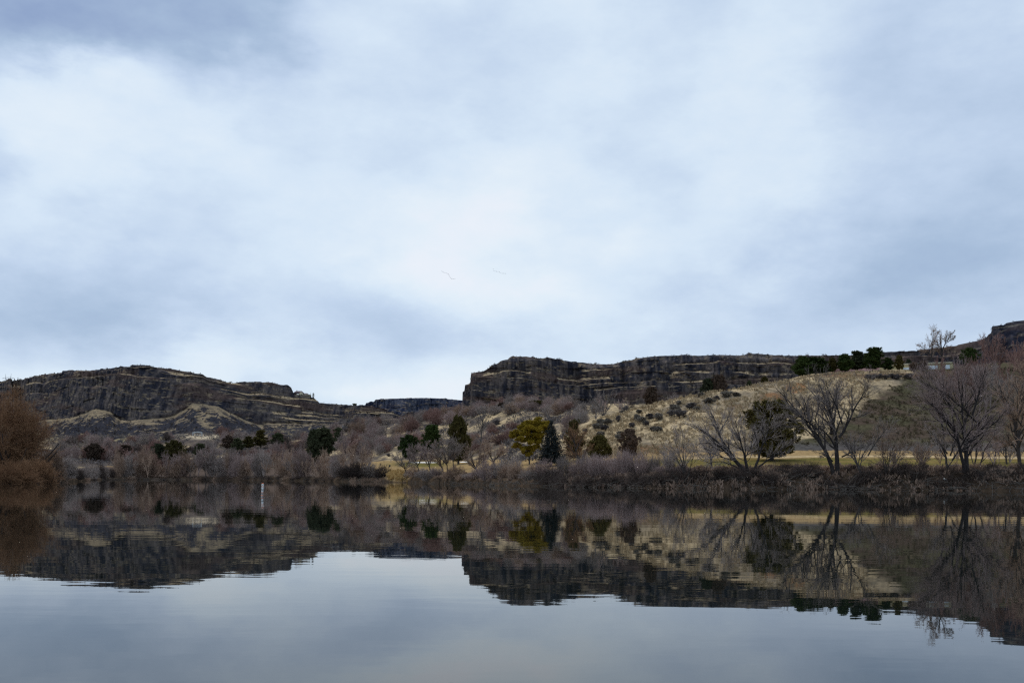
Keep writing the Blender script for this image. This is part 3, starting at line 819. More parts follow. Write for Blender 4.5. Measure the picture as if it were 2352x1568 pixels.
def conifer(rng, kind):
    """unit height tree; returns crown (verts, quads), trunk pieces"""
    C = []; Rr = []; ph_ = rng.uniform(0, 90)
    if kind == 'spruce':
        P = []
        for h in np.arange(.10, .99, .030):
            w = .31 * (1 - h) ** .85 * rng.uniform(.85, 1.15) + .012
            nb = max(5, int(15 * (1 - h) + 5))
            a0 = rng.uniform(0, 6.28)
            for j in range(nb):
                a = a0 + j / nb * 6.28 + rng.normal(0, .15); ww = w * rng.uniform(.75, 1.15)
                for f in (.4, .62, .82, 1.0):
                    C.append((math.cos(a) * ww * f, math.sin(a) * ww * f, h - .05 * f * f * (1.2 - h) + (f > .9) * .012))
                    s = .028 * (1.25 - f * .5) * (1.1 - h * .7)
                    Rr.append((s, s, s * .55))
        cl = leaf_cloud(np.array(C), np.array(Rr), rng, 15000, .020, -.05, out=.8)
        tr = [(np.array([[[0, 0, -.03], [0, 0, .3], [0, 0, .7], [0, 0, .98]]]), np.array([[.022, .018, .009, .003]]), 7)]
    elif kind == 'juniper':
        for j in range(340):
            h = rng.uniform(.06, .98)
            w = .30 * math.sin(min(1, (h + .16) * 1.6) * math.pi * .5) * math.sqrt(max(.02, 1 - max(0, (h - .35) / .66) ** 2))
            a = rng.uniform(0, 6.28); f = rng.uniform(.4, 1.0) * (.62 + .75 * float(vnoise(a * 1.3 + ph_, h * 5 + ph_, 3)))
            C.append((math.cos(a) * w * f, math.sin(a) * w * f, h + .05 * f)); s = rng.uniform(.025, .055)
            Rr.append((s * .8, s * .8, s * 1.3))
        C, Rr = tips(C, Rr, rng, 60)
        cl = leaf_cloud(np.array(C), np.array(Rr), rng, 20000, .030, .9)
        tr = [(np.array([[[0, 0, -.03], [.01, 0, .25], [0, .01, .6]]]), np.array([[.03, .022, .01]]), 7)]
    elif kind == 'roundpine':
        for j in range(280):
            h = rng.uniform(.16, .95)
            w = .36 * math.sin(min(1., (h - .10) / .9) * math.pi) ** .6
            a = rng.uniform(0, 6.28); f = rng.uniform(.3, 1.0) * (.6 + .8 * float(vnoise(a * 1.3 + ph_, h * 4 + ph_, 5)))
            C.append((math.cos(a) * w * f, math.sin(a) * w * f, h)); s = rng.uniform(.03, .07)
            Rr.append((s, s, s * .75))
        C, Rr = tips(C, Rr, rng, 60)
        cl = leaf_cloud(np.array(C), np.array(Rr), rng, 18000, .032, .4)
        tr = [(np.array([[[0, 0, -.03], [.01, 0, .25], [0, .01, .6]]]), np.array([[.025, .02, .01]]), 7)]
    elif kind == 'pine':
        for h in np.arange(.17, .93, .055):
            w = .30 * (1 - h) ** .55 * rng.uniform(.7, 1.25) * min(1, .25 + h * 2.2)
            for j in range(14):
                a = rng.uniform(0, 6.28); f = rng.uniform(.15, 1.1)
                C.append((math.cos(a) * w * f, math.sin(a) * w * f, h + rng.normal(0, .02) + .05 * f)); s = rng.uniform(.03, .06)
                Rr.append((s, s, s * .8))
        for j in range(7):
            C.append((rng.normal(0, .03), rng.normal(0, .03), rng.uniform(.88, 1.0))); Rr.append((.014, .014, .05))
        C, Rr = tips(C, Rr, rng, 60)
        cl = leaf_cloud(np.array(C), np.array(Rr), rng, 17000, .032, .6)
        tr = [(np.array([[[0, 0, -.03], [.0, 0, .3], [0, 0, .95]]]), np.array([[.02, .015, .004]]), 7)]
    return cl, tr


def bush_stems(rng, n1=46, n2=7, n3=4, spread=.9, up=.10, rmin=.006, base=.10, wander=.16, hrange=(.55, 1.0), r0=.016, ang=.55, lr=.50):
    """a bare many-stemmed shrub, unit height"""
    a = rng.uniform(0, 6.28, n1); sp = rng.uniform(0, 1, n1) ** .7 * spread
    st = np.stack([np.cos(a) * base * rng.uniform(.2, 1, n1), np.sin(a) * base * rng.uniform(.2, 1, n1), np.full(n1, -.04)], 1)
    dr = norm(np.stack([np.cos(a) * sp, np.sin(a) * sp, np.ones(n1)], 1))
    ln = rng.uniform(*hrange, n1) * .86
    P, Dd, R = grow(st, dr, ln, np.full(n1, r0), rng, 6, wander, up, .4)
    p2, d2, l2, r2 = spawn(P, Dd, R, ln, rng, n2, .2, 1, ang, lr, .55, rmin)
    P2, D2, R2 = grow(p2, d2, l2, r2, rng, 4, wander, up * .6)
    p3, d3, l3, r3 = spawn(P2, D2, R2, l2, rng, n3, .1, 1, ang, .55, .6, rmin * .8)
    P3, D3, R3 = grow(p3, d3, l3, r3, rng, 2, wander, up * .5)
    return [(P, R, 4), (P2, R2, 3), (P3, R3, 3)]


def dome(rng, n1=420, n2=7, n3=4, lz=.26, r=.0022, cz=.46, rx=.46, rz=.50, up=.35):
    """fine twigs filling a rounded crown of unit height, pointing outwards"""
    d = norm(rng.normal(0, 1, (n1, 3)))
    lump = .55 + .72 * vnoise(np.arctan2(d[:, 1], d[:, 0]) * 1.6 + rng.uniform(0, 50), d[:, 2] * 2.2 + rng.uniform(0, 50), 9)
    rr = rng.uniform(.12, 1, n1) ** .55 * lump
    st = np.stack([d[:, 0] * rr * rx, d[:, 1] * rr * rx, cz + d[:, 2] * rr * rz - lz * .45], 1)
    dr = norm(d * .75 + rng.normal(0, .38, (n1, 3)) + np.array([0, 0, up]))
    ln = rng.uniform(.6, 1.25, n1) * lz
    P1, D1, R1 = grow(st, dr, ln, np.full(n1, r * 1.7), rng, 5, .16, .04)
    p2, d2, l2, r2 = spawn(P1, D1, R1, ln, rng, n2, .1, 1, .65, .55, .6, r)
    P2, D2, R2 = grow(p2, d2, l2, r2, rng, 3, .18, .03)
    p3, d3, l3, r3 = spawn(P2, D2, R2, l2, rng, n3, .1, 1, .65, .6, .6, r * .8)
    P3, D3, R3 = grow(p3, d3, l3, r3, rng, 2, .18, .03)
    keep = lambda P, R, k: (P[P[..., 2].min(1) > -.03], R[P[..., 2].min(1) > -.03], k)
    return [keep(P1, R1, 3), keep(P2, R2, 3), keep(P3, R3, 3)]


def generic_tree(rng, nl=4, spread=.45, up=.10, dens=1.0, rmin=.0035, r0=.024, fork=.25):
    """a bare tree of unit height with several limbs"""
    limbs = [([(0, 0, -.04), (rng.normal(0, .02), rng.normal(0, .02), .25), (rng.normal(0, .05), rng.normal(0, .05), .55), (rng.normal(0, .07), rng.normal(0, .07), .86)], r0, r0 * .2)]
    for j in range(nl):
        a = rng.uniform(0, 6.28) if nl > 2 else j * 3.14 + rng.uniform(0, 1)
        s = spread * rng.uniform(.5, 1.1); z0 = rng.uniform(.02, fork + .1); h = rng.uniform(.62, .98)
        c, d = math.cos(a), math.sin(a)
        limbs.append(([(0, 0, z0 - .02), (c * s * .35, d * s * .35, z0 + (h - z0) * .35), (c * s * .72, d * s * .72, z0 + (h - z0) * .7), (c * s * .92, d * s * .92, h)], r0 * .65, r0 * .14))
    return limb_tree(limbs, rng, dens, rmin=rmin, lr=(.40, .5, .55), nch=(9, 6, 5))


# ------------------------------------------------------------------ plant colours
M_BARK = island_mat('grey_bark', (.050, .044, .042), (.105, .094, .088), island=False)
M_BARKD = island_mat('dark_bark', (.030, .026, .026), (.070, .062, .060), island=False)
M_TWIG = island_mat('grey_twigs', (0.155, 0.128, 0.115), (0.371, 0.311, 0.283), scale=.5)
M_TWIGP = island_mat('mauve_twigs', (0.188, 0.141, 0.129), (0.398, 0.304, 0.282), scale=.5)
M_TWIGB = island_mat('brown_twigs', (0.180, 0.123, 0.093), (0.420, 0.300, 0.225), scale=.5)
M_TWIGO = island_mat('rusty_twigs', (0.125, 0.067, 0.038), (0.258, 0.147, 0.082), scale=.4)
M_TWIGR = island_mat('reddish_twigs', (0.139, 0.082, 0.068), (0.277, 0.169, 0.144), scale=.5)
M_TWIGL = island_mat('pale_twigs', (.150, .130, .120), (.290, .255, .235), scale=.5)
M_TWIGD = island_mat('dark_twigs', (0.030, 0.023, 0.021), (0.111, 0.086, 0.076), scale=.5)
M_FIRD = island_mat('dark_needles', (0.025, 0.031, 0.019), (0.079, 0.088, 0.045), scale=1.2)
M_FIRB = island_mat('blue_needles', (.012, .016, .017), (.036, .043, .043), scale=1.2)
M_FIRG = island_mat('green_needles', (0.016, 0.030, 0.009), (0.057, 0.081, 0.021), scale=1.2)
M_FIRO = island_mat('olive_needles', (.034, .034, .012), (.105, .085, .026), scale=1.2)
M_FIRY = island_mat('yellow_needles', (.115, .090, .012), (.320, .225, .022), scale=.6)
M_FIRR = island_mat('russet_needles', (0.051, 0.039, 0.030), (0.135, 0.093, 0.069), scale=1.2)
M_SAGE = island_mat('sage_leaves', (0.091, 0.082, 0.073), (0.247, 0.218, 0.182), scale=1.5)
M_SAGED = island_mat('dark_sage_leaves', (0.056, 0.051, 0.055), (0.169, 0.147, 0.140), scale=1.5)
M_STRAW = island_mat('straw', (.26, .165, .060), (.50, .340, .145), scale=.7)
M_STRAWP = island_mat('pale_straw', (.25, .185, .11), (.49, .38, .235), scale=.7)
M_ROOT = island_mat('bleached_roots', (0.045, 0.039, 0.035), (0.188, 0.169, 0.150), scale=.8)
M_WEED = island_mat('olive_brown_weeds', (.045, .038, .022), (.150, .118, .066), scale=.3)

# ------------------------------------------------------------------ the trees one can tell apart
def hero(name, label, cat, base, limbs, seed, mt, mc, group=None, D=None, depth=.5, r=.28, dens=1.0, rmin=.013, **kw):
    """limbs: list of (list of picture points, relative thickness, relative tip, list of depth offsets or None)"""
    rng = np.random.default_rng(seed)
    Dd = D or hit(*base)
    a, e = ray(*base)
    loc = Vector((float(a * Dd), Dd, gz(float(a * Dd), Dd)))
    L = []
    px = Dd / F
    for item in limbs:
        pts, k0, k1 = item[:3]
        sl_ = item[3] if len(item) > 3 else rng.normal(0, .45)
        n = len(pts)
        x0, z0 = pts[0]
        out = []
        for i, (u, v) in enumerate(pts):
            ddist = math.hypot(u - base[0], v - base[1]) * px
            out.append(((u - base[0]) * px, sl_ * ddist * .8, (base[1] - v) * px))
        if abs(pts[0][1] - base[1]) < 25: out[0] = (out[0][0] * 1.0, out[0][1], out[0][2] - .5)
        L.append((out, r * k0, r * k1))
    t, c = limb_tree(L, rng, dens, rmin=rmin, **kw)
    o = put_tree(name, t, c, mt, mc, loc)
    return tag(o, label, cat, group)


hero('bare_willow', 'broad bare many-trunked willow leaning left over the bank, in front of the big round juniper', 'tree', (1722, 1090), [
    ([(1716, 1086), (1709, 1077), (1694, 1062), (1679, 1051), (1670, 1035), (1639, 1004), (1606, 983), (1588, 972)], 1.5, .16, .1),
    ([(1672, 1040), (1663, 1009), (1658, 988), (1649, 960), (1640, 936)], .8, .12, .4),
    ([(1659, 990), (1674, 966), (1686, 942)], .45, .1, .3),
    ([(1718, 1088), (1712, 1072), (1707, 1047), (1695, 1018), (1686, 990), (1678, 966)], 1.0, .12, -.4),
    ([(1726, 1088), (1733, 1077), (1742, 1061), (1752, 1028), (1766, 1000), (1775, 976), (1764, 944)], 1.1, .1, .3),
    ([(1740, 1066), (1770, 1047), (1790, 1029), (1808, 1012)], .6, .1, -.5),
    ([(1755, 1022), (1745, 990), (1742, 960)], .4, .1, -.3), ([(1770, 995), (1795, 975), (1812, 955)], .4, .1, .2),
    ([(1690, 1060), (1651, 1051), (1627, 1042), (1600, 1046)], .5, .1, -.6), ([(1700, 1072), (1650, 1060), (1612, 1064)], .45, .1, -.7),
    ([(1722, 1086), (1718, 1050), (1722, 1010), (1716, 975)], .6, .1, .8)], 11, M_BARKD, M_TWIG, r=.30, dens=1.2)
hero('bare_cottonwood', 'tallest bare cottonwood with one upright trunk and a second trunk leaning far left', 'tree', (1921, 1092), [
    ([(1924, 1091), (1923, 1047), (1921, 995), (1918, 976), (1909, 948), (1899, 915), (1890, 887), (1881, 866)], 1.5, .10, .1),
    ([(1921, 995), (1927, 953), (1925, 918), (1920, 883), (1916, 858)], .75, .1, .5),
    ([(1922, 1005), (1937, 983), (1948, 953), (1960, 925), (1977, 897), (1982, 872)], .8, .1, -.2),
    ([(1925, 968), (1932, 930), (1941, 906), (1944, 876)], .55, .1, .3), ([(1918, 976), (1902, 940), (1878, 905), (1866, 880)], .5, .1, -.5),
    ([(1916, 1089), (1904, 1051), (1885, 1016), (1862, 983), (1841, 957), (1817, 927), (1798, 906), (1782, 892)], 1.25, .14, .05),
    ([(1866, 988), (1848, 975), (1815, 960), (1796, 945)], .5, .1, -.4), ([(1852, 970), (1850, 940), (1846, 915)], .4, .1, .3), ([(1825, 937), (1812, 915), (1818, 890)], .35, .1, .2),
    ([(1926, 1050), (1953, 1035), (1969, 1027)], .45, .1, -.6), ([(1908, 1060), (1890, 1045), (1868, 1040)], .4, .1, -.5)], 12, M_BARKD, M_TWIG, r=.36, dens=1.2)
hero('bare_tree', 'slim bare tree with a crooked trunk just right of the tallest cottonwood', 'tree', (1982, 1097), [
    ([(1982, 1097), (1974, 1052), (1965, 1018), (1954, 990)], 1.0, .12), ([(1974, 1048), (1979, 1022), (1990, 996), (1994, 980)], .6, .1), ([(1972, 1040), (1958, 1024), (1944, 1016)], .5, .1), ([(1976, 1055), (1992, 1030), (2004, 1015)], .5, .1)], 13, M_BARK, M_TWIG, r=.24)
hero('bare_sapling', 'cluster of thin bare saplings fanning between the slim tree and the largest right-hand tree', 'tree', (2035, 1095), [
    ([(2035, 1094), (2032, 1050), (2027, 1010), (2022, 985)], .8, .12), ([(2035, 1094), (2038, 1045), (2048, 1008), (2052, 985)], .7, .12), ([(2034, 1090), (2025, 1055), (2012, 1030)], .6, .1), ([(2036, 1090), (2046, 1055), (2062, 1030)], .6, .1), ([(2035, 1092), (2036, 1030), (2037, 990)], .6, .1)], 14, M_BARK, M_TWIGB, r=.15)
hero('bare_shrub', 'small bare forked tree on the lawn left of the largest right-hand tree', 'tree', (2113, 1069), [
    ([(2113, 1069), (2111, 1045), (2100, 1022)], .8, .12), ([(2113, 1066), (2120, 1038), (2130, 1018)], .7, .12), ([(2112, 1062), (2098, 1042), (2084, 1036)], .6, .1), ([(2113, 1060), (2128, 1048), (2140, 1036)], .6, .1), ([(2113, 1060), (2114, 1030), (2112, 1010)], .6, .1)], 15, M_BARK, M_TWIG, r=.16)
hero('bare_cottonwood', 'largest bare dark cottonwood with a straight trunk and wide mauve-grey crown at right', 'tree', (2221, 1095), [
    ([(2222, 1094), (2220, 1041), (2219, 991), (2216, 944), (2212, 909), (2207, 872)], 1.4, .10, .1),
    ([(2213, 1082), (2196, 1032), (2184, 997), (2163, 971), (2143, 953), (2122, 939), (2104, 926)], 1.0, .12, -.3),
    ([(2219, 991), (2198, 938), (2175, 909), (2146, 886), (2118, 866)], .8, .1, .2), ([(2220, 1000), (2234, 959), (2248, 933), (2262, 893), (2270, 860)], .7, .1, .3),
    ([(2185, 1000), (2184, 968), (2180, 935), (2170, 910)], .5, .1, .5), ([(2217, 960), (2226, 920), (2232, 880), (2236, 850)], .55, .1, -.3), ([(2216, 944), (2196, 905), (2180, 870), (2172, 846)], .5, .1, .5),
    ([(2220, 1020), (2244, 1000), (2270, 975), (2290, 950)], .5, .1, -.3), ([(2219, 975), (2160, 930), (2120, 905), (2088, 895)], .4, .1, -.5)], 16, M_BARKD, M_TWIGP, r=.36, dens=1.8)
hero('bare_tree', 'leaning bare tree directly left of the largest right-hand trunk', 'tree', (2182, 1092), [
    ([(2182, 1091), (2178, 1041), (2169, 1012), (2152, 990)], 1.0, .12), ([(2178, 1045), (2162, 1020), (2140, 1006)], .6, .1), ([(2179, 1050), (2186, 1015), (2188, 985)], .6, .1), ([(2180, 1060), (2192, 1035), (2199, 1010)], .5, .1)], 17, M_BARKD, M_TWIG, r=.28)
hero('bare_sapling', 'pair of thin upright bare stems directly right of the largest right-hand trunk', 'tree', (2240, 1080), [
    ([(2238, 1080), (2238, 1040), (2240, 1000), (2243, 965)], .9, .12), ([(2246, 1079), (2251, 1032), (2262, 1010), (2272, 990)], .9, .12), ([(2238, 1060), (2230, 1030), (2226, 1000)], .5, .1)], 18, M_BARK, M_TWIGP, r=.2)
hero('bare_cottonwood', 'tall bare tree with a forked crooked trunk at the right edge', 'tree', (2343, 1071), [
    ([(2343, 1070), (2340, 1026), (2330, 974), (2321, 938), (2304, 909), (2290, 876)], 1.3, .10, 0), ([(2341, 1040), (2335, 1020), (2318, 1024), (2300, 1008), (2286, 998)], .5, .1, .3),
    ([(2335, 990), (2350, 940), (2362, 890), (2366, 850)], .7, .1, .2), ([(2341, 1045), (2352, 1000), (2368, 960), (2380, 920)], .8, .1, .4), ([(2326, 955), (2335, 900), (2334, 850), (2330, 815)], .6, .1, -.3),
    ([(2332, 980), (2310, 955), (2285, 945)], .45, .1, -.4)], 19, M_BARKD, M_TWIGB, r=.34, dens=1.7)
hero('bare_sapling', 'straight thin bare tree standing alone on the far lawn at right', 'tree', (2286, 1048), [
    ([(2286, 1048), (2286, 1020), (2287, 985)], .9, .12), ([(2286, 1025), (2276, 1005), (2270, 990)], .5, .1), ([(2286, 1025), (2296, 1005), (2302, 985)], .5, .1)], 20, M_BARKD, M_TWIG, r=.24)
hero('bare_sapling', 'short forked bare tree on the lawn just left of the right-edge tree', 'tree', (2312, 1066), [
    ([(2312, 1066), (2312, 1030), (2306, 1000)], .9, .12), ([(2312, 1040), (2320, 1012), (2324, 990)], .6, .1), ([(2312, 1030), (2298, 1012), (2292, 1000)], .5, .1)], 21, M_BARKD, M_TWIG, r=.26)
hero('bare_tree', 'small upright bare tree left of the many-trunked willow', 'tree', (1635, 1080), [
    ([(1635, 1080), (1628, 1047), (1623, 1023), (1617, 1000)], 1.0, .12), ([(1627, 1045), (1636, 1015), (1640, 992)], .6, .1), ([(1628, 1047), (1612, 1026), (1598, 1015)], .6, .1), ([(1630, 1055), (1646, 1035), (1654, 1020)], .5, .1)], 22, M_BARK, M_TWIG, r=.26)
hero('bare_sapling', 'tall wispy bare saplings leaning left beside the end of the mauve willow scrub', 'tree', (1574, 1101), [
    ([(1574, 1100), (1567, 1061), (1555, 1019), (1549, 996)], .9, .12), ([(1575, 1100), (1571, 1055), (1569, 1015), (1566, 985)], .8, .12), ([(1572, 1085), (1552, 1050), (1536, 1030)], .6, .1), ([(1577, 1098), (1584, 1055), (1590, 1025)], .6, .1)], 23, M_BARK, M_TWIG, r=.17)
hero('rusty_tree', 'russet bare tree with a trunk leaning left beside the dark spruce', 'tree', (1343, 1086), [
    ([(1344, 1085), (1333, 1056), (1325, 1044), (1321, 1021), (1322, 996)], 1.0, .12), ([(1325, 1046), (1310, 1030), (1300, 1012)], .6, .1), ([(1335, 1060), (1344, 1040), (1354, 1026)], .5, .1), ([(1323, 1034), (1334, 1010), (1340, 995)], .55, .1), ([(1330, 1052), (1312, 1048), (1296, 1044)], .5, .1), ([(1322, 1025), (1310, 1000), (1306, 988)], .5, .1)], 24, M_BARKD, M_TWIGO, r=.26, dens=1.6)
hero('bare_poplar', 'tall slender dead poplar rising in front of the left end of the cliff', 'tree', (1103, 1022), [
    ([(1103, 1021), (1105, 979), (1109, 946), (1108, 915)], 1.0, .1), ([(1108, 950), (1100, 930), (1094, 915)], .5, .1), ([(1107, 960), (1120, 940), (1128, 926)], .5, .1), ([(1106, 975), (1098, 950), (1090, 940)], .4, .1), ([(1107, 955), (1114, 932), (1116, 915)], .4, .1)], 25, M_BARK, M_TWIGL, r=.42, D=430, rmin=.03, dens=.8, lr=(.28, .45, .5))
hero('bare_poplar', 'pale broken dead tree right of the dark olive conifer', 'tree', (1066, 1004), [
    ([(1066, 1003), (1062, 976), (1063, 950), (1066, 925)], 1.0, .12), ([(1063, 965), (1072, 945), (1078, 925)], .6, .1), ([(1063, 972), (1054, 950), (1051, 930)], .5, .1)], 26, M_BARK, M_TWIGL, r=.42, D=470, rmin=.03, dens=.8, lr=(.32, .45, .5))
hero('bare_fan_tree', 'pale fan-shaped bare tree on the ridge below the cliff', 'tree', (1386, 950), [
    ([(1386, 950), (1375, 925), (1358, 905)], .8, .1), ([(1386, 950), (1382, 920), (1374, 895)], .8, .1), ([(1386, 950), (1388, 920), (1388, 893)], .8, .1), ([(1386, 950), (1396, 922), (1402, 897)], .8, .1), ([(1386, 950), (1402, 925), (1414, 905)], .8, .1), ([(1386, 950), (1366, 930), (1350, 922)], .6, .1)], 27, M_BARK, M_TWIGL, r=.26, D=440, rmin=.026, lr=(.30, .42, .5), ang=(.4, .4, .4))
hero('bare_skyline_tree', 'left of the two bare trees standing on the skyline above the storage building', 'tree', (2136, 842), [
    ([(2136, 842), (2135, 805), (2130, 780), (2126, 764)], 1.0, .1), ([(2135, 808), (2122, 795), (2110, 788)], .6, .1), ([(2133, 795), (2142, 775), (2140, 760)], .5, .1), ([(2135, 812), (2118, 806), (2106, 804)], .45, .1)], 28, M_BARKD, M_TWIGB, D=455, r=.32, rmin=.024)
hero('bare_skyline_tree', 'right of the two bare trees standing on the skyline, with two upright limbs', 'tree', (2163, 842), [
    ([(2163, 842), (2162, 808), (2157, 785), (2154, 764)], 1.0, .1), ([(2163, 806), (2172, 785), (2176, 762)], .8, .1), ([(2172, 786), (2186, 776), (2192, 770)], .5, .1), ([(2162, 800), (2150, 785), (2150, 765)], .5, .1), ([(2165, 806), (2182, 798), (2194, 800)], .5, .1), ([(2173, 783), (2180, 768), (2188, 762)], .4, .1)], 29, M_BARKD, M_TWIGB, D=455, r=.34, rmin=.024)
MID = [((936, 1091), [(930, 1073), (924, 1059), (920, 1042)], [(932, 1078), (940, 1060), (944, 1045)], 'thin bare tree at the right edge of the golden dry-grass clump', M_TWIG),
       ((966, 1089), [(959, 1066), (951, 1046), (948, 1030)], [(961, 1072), (968, 1050), (972, 1032)], 'bare leaning tree in front of the left end of the white bunker', M_TWIGP),
       ((990, 1082), [(984, 1064), (978, 1046), (975, 1022)], [(985, 1066), (994, 1044), (998, 1022)], 'bare mauve tree in front of the middle of the white bunker', M_TWIGP),
       ((1020, 1085), [(1012, 1066), (1003, 1054), (996, 1040)], [(1013, 1068), (1012, 1044), (1016, 1020)], 'bare tree leaning strongly left beside the small yellow tree', M_TWIGB),
       ((1029, 1085), [(1025, 1062), (1020, 1046), (1012, 1018)], [(1026, 1064), (1036, 1040), (1042, 1016)], 'bare grey round-crowned tree in front of the dark olive conifer', M_TWIG),
       ((1044, 1082), [(1040, 1057), (1042, 1036), (1036, 1014)], [(1041, 1060), (1052, 1042), (1058, 1026)], 'bare grey tree at the foot of the dark olive conifer, right of the round-crowned one', M_TWIG),
       ((1098, 1088), [(1092, 1073), (1084, 1060), (1080, 1036)], [(1094, 1076), (1102, 1052), (1104, 1032)], 'bare brown tree below the tall dead poplar', M_TWIGB),
       ((1139, 1078), [(1132, 1057), (1124, 1044), (1116, 1020)], [(1134, 1062), (1148, 1044), (1156, 1024)], 'wide bare pinkish tree left of the rounded grey shrub', M_TWIGB)]
for i, (b, l1_, l2_, lab, mtw) in enumerate(MID):
    hero('bare_tree', lab, 'tree', b, [([b] + l1_, 1.0, .12), ([l1_[0]] + l2_[1:], .6, .1), ([l1_[0], ((l1_[1][0] + b[0]) / 2 - 16, l1_[1][1] + 4), (b[0] - 30, l1_[2][1] + 6)], .5, .1), ([l1_[0], (b[0] + 8, l1_[1][1]), (b[0] + 24, l1_[2][1] + 10)], .5, .1)],
         40 + i, M_BARKD, mtw, r=.22, dens=1.5, rmin=.02, group='bare trees along the middle of the bank')

# ------------------------------------------------------------------ conifers
CON = {}
def con_mesh(kind, var):
    if (kind, var) not in CON:
        rng = np.random.default_rng(abs(hash((len(kind), var, ord(kind[0])))) % 9999)
        (v, q), tr = conifer(rng, kind)
        CON[(kind, var)] = (v, q, tr)
    return CON[(kind, var)]


def put_conifer(name, label, kind, var, u0, u1, vt, vb, mat, D=None, group=None, lean=0.0):
    """u0..u1 crown width, vt top, vb base (picture rows)"""
    uc = (u0 + u1) / 2
    Dd = D or hit(uc, vb)
    a, _ = ray(uc, vb); x = float(a * Dd); z = gz(x, Dd)
    top = float(elev(uc, vt, Dd)); h = top - z
    v, q, tr = con_mesh(kind, var)
    wd = (u1 - u0) * Dd / F
    ext = np.percentile(np.abs(v[:, 0]), 98) * 2
    s = np.array([wd / ext, wd / ext, h])
    t = empty(name, (x, Dd, z), 0)
    obj('crown', mesh_np('crown', v * s, [q]), mat, t)
    obj('trunk', tube_mesh('trunk', [(P * s, R * (wd / ext + h) * .5, k) for P, R, k in tr]), M_BARKD, t)
    t.rotation_euler = (0, lean, random.uniform(0, 6.28))
    return tag(t, label, 'tree', group)


put_conifer('juniper_tree', 'big round dark olive juniper behind the many-trunked willow', 'juniper', 1, 1716, 1830, 928, 1058, M_FIRO)
put_conifer('spruce_tree', 'dark blue-black cone-shaped spruce beside the yellow-green pine', 'spruce', 1, 1236, 1297, 963, 1070, M_FIRB)
put_conifer('green_pine', 'small green pine behind the top of the russet tree', 'pine', 1, 1298, 1338, 966, 1052, M_FIRO)
put_conifer('green_pine', 'small green-gold pine above the left end of the mauve willow scrub', 'roundpine', 1, 1352, 1404, 999, 1062, M_FIRO)
put_conifer('red_juniper', 'russet juniper at the foot of the golden slope behind the mauve scrub', 'juniper', 2, 1424, 1468, 988, 1050, M_FIRR)
put_conifer('green_pine', 'rounded dark green pine on the lawn, leftmost of the three conifers by the bunker', 'roundpine', 2, 918, 962, 998, 1062, M_FIRG, group='conifers by the bunker')
put_conifer('green_pine', 'dark green pine half hidden behind bare trees, middle of the three conifers by the bunker', 'pine', 2, 970, 1010, 976, 1056, M_FIRG, D=475, group='conifers by the bunker')
put_conifer('olive_conifer', 'tall dark olive conifer, rightmost and tallest of the three conifers by the bunker', 'juniper', 3, 1030, 1076, 962, 1066, M_FIRO, group='conifers by the bunker')
put_conifer('dark_conifer', 'tall near-black conifer, left of the touching pair above the left bank', 'juniper', 4, 704, 744, 990, 1060, M_FIRD, D=600)
put_conifer('dark_conifer', 'tall near-black pointed conifer, right of the touching pair above the left bank', 'pine', 3, 722, 770, 983, 1060, M_FIRD, D=604)
put_conifer('dark_conifer', 'small dark round juniper beside the short paved road on the far slope', 'roundpine', 3, 768, 788, 981, 1000, M_FIRD, D=760)
put_conifer('dark_conifer', 'broad dark conifer behind the left bank willows, left of two below the pale rise', 'roundpine', 4, 347, 382, 1018, 1056, M_FIRD, D=640)
put_conifer('dark_conifer', 'broad dark olive conifer behind the left bank willows, right of two below the pale rise', 'roundpine', 2, 380, 420, 1010, 1056, M_FIRO, D=640)
put_conifer('red_juniper', 'dark russet juniper above the small gap of lawn at left', 'juniper', 5, 200, 232, 1020, 1064, M_FIRR, D=690)
for i, (u0, u1, vt, vb, D, m_, lab) in enumerate([
        (276, 304, 1022, 1048, 700, M_FIRR, 'small dark round conifer left of the two broad dark conifers'), (450, 468, 1018, 1042, 700, M_FIRD, 'small dark pointed conifer below the white gateway frame'),
        (514, 536, 1000, 1030, 760, M_FIRR, 'dark russet pointed conifer at the right end of the pale rise'), (536, 556, 1006, 1034, 740, M_FIRD, 'dark low conifer touching the russet one at the right end of the pale rise'),
        (586, 610, 988, 1034, 780, M_FIRO, 'dark olive conifer midway between pale rise and near-black pair, taller of two'), (628, 648, 994, 1030, 780, M_FIRD, 'dark narrow conifer midway between pale rise and near-black pair, shorter of two'),
        (560, 580, 1002, 1030, 770, M_FIRO, 'small olive conifer just left of the taller mid-slope conifer')]):
    put_conifer('dark_conifer', lab, 'pine', 1 + i % 4, u0 - 3, u1 + 3, vt, vb + 6, m_, D=D, group='dark conifers in the left scrub')
for i, (u0, u1, vt, vb, D, kd, m_, lab) in enumerate([
        (1140, 1170, 925, 962, 640, 'juniper', M_FIRR, 'russet juniper at the cliff foot, left of the green one'),
        (1214, 1258, 919, 956, 640, 'roundpine', M_FIRO, 'olive green round juniper at the cliff foot above the yellow-green pine'),
        (1194, 1214, 935, 958, 640, 'roundpine', M_FIRD, 'small dark green shrub-like juniper between the russet and olive ones at the cliff foot'),
        (1480, 1510, 890, 930, 385, 'juniper', M_FIRR, 'dark russet juniper alone on the ridge right of the pale fan tree'),
        (1614, 1642, 872, 910, 400, 'juniper', M_FIRD, 'dark juniper, left of the touching pair high on the golden ridge'),
        (1636, 1668, 863, 908, 398, 'juniper', M_FIRR, 'dark russet juniper, right of the touching pair high on the golden ridge'),
        (1748, 1764, 865, 888, 400, 'pine', M_FIRO, 'tiny olive pine on the ridge left of the pine row'),
        (1714, 1728, 874, 894, 400, 'pine', M_FIRD, 'tiny dark pine on the ridge between juniper pair and pine row')]):
    put_conifer('juniper_tree', lab, kd, 1 + i % 5, u0, u1, vt, vb, m_, D=D, group='junipers below the cliff')
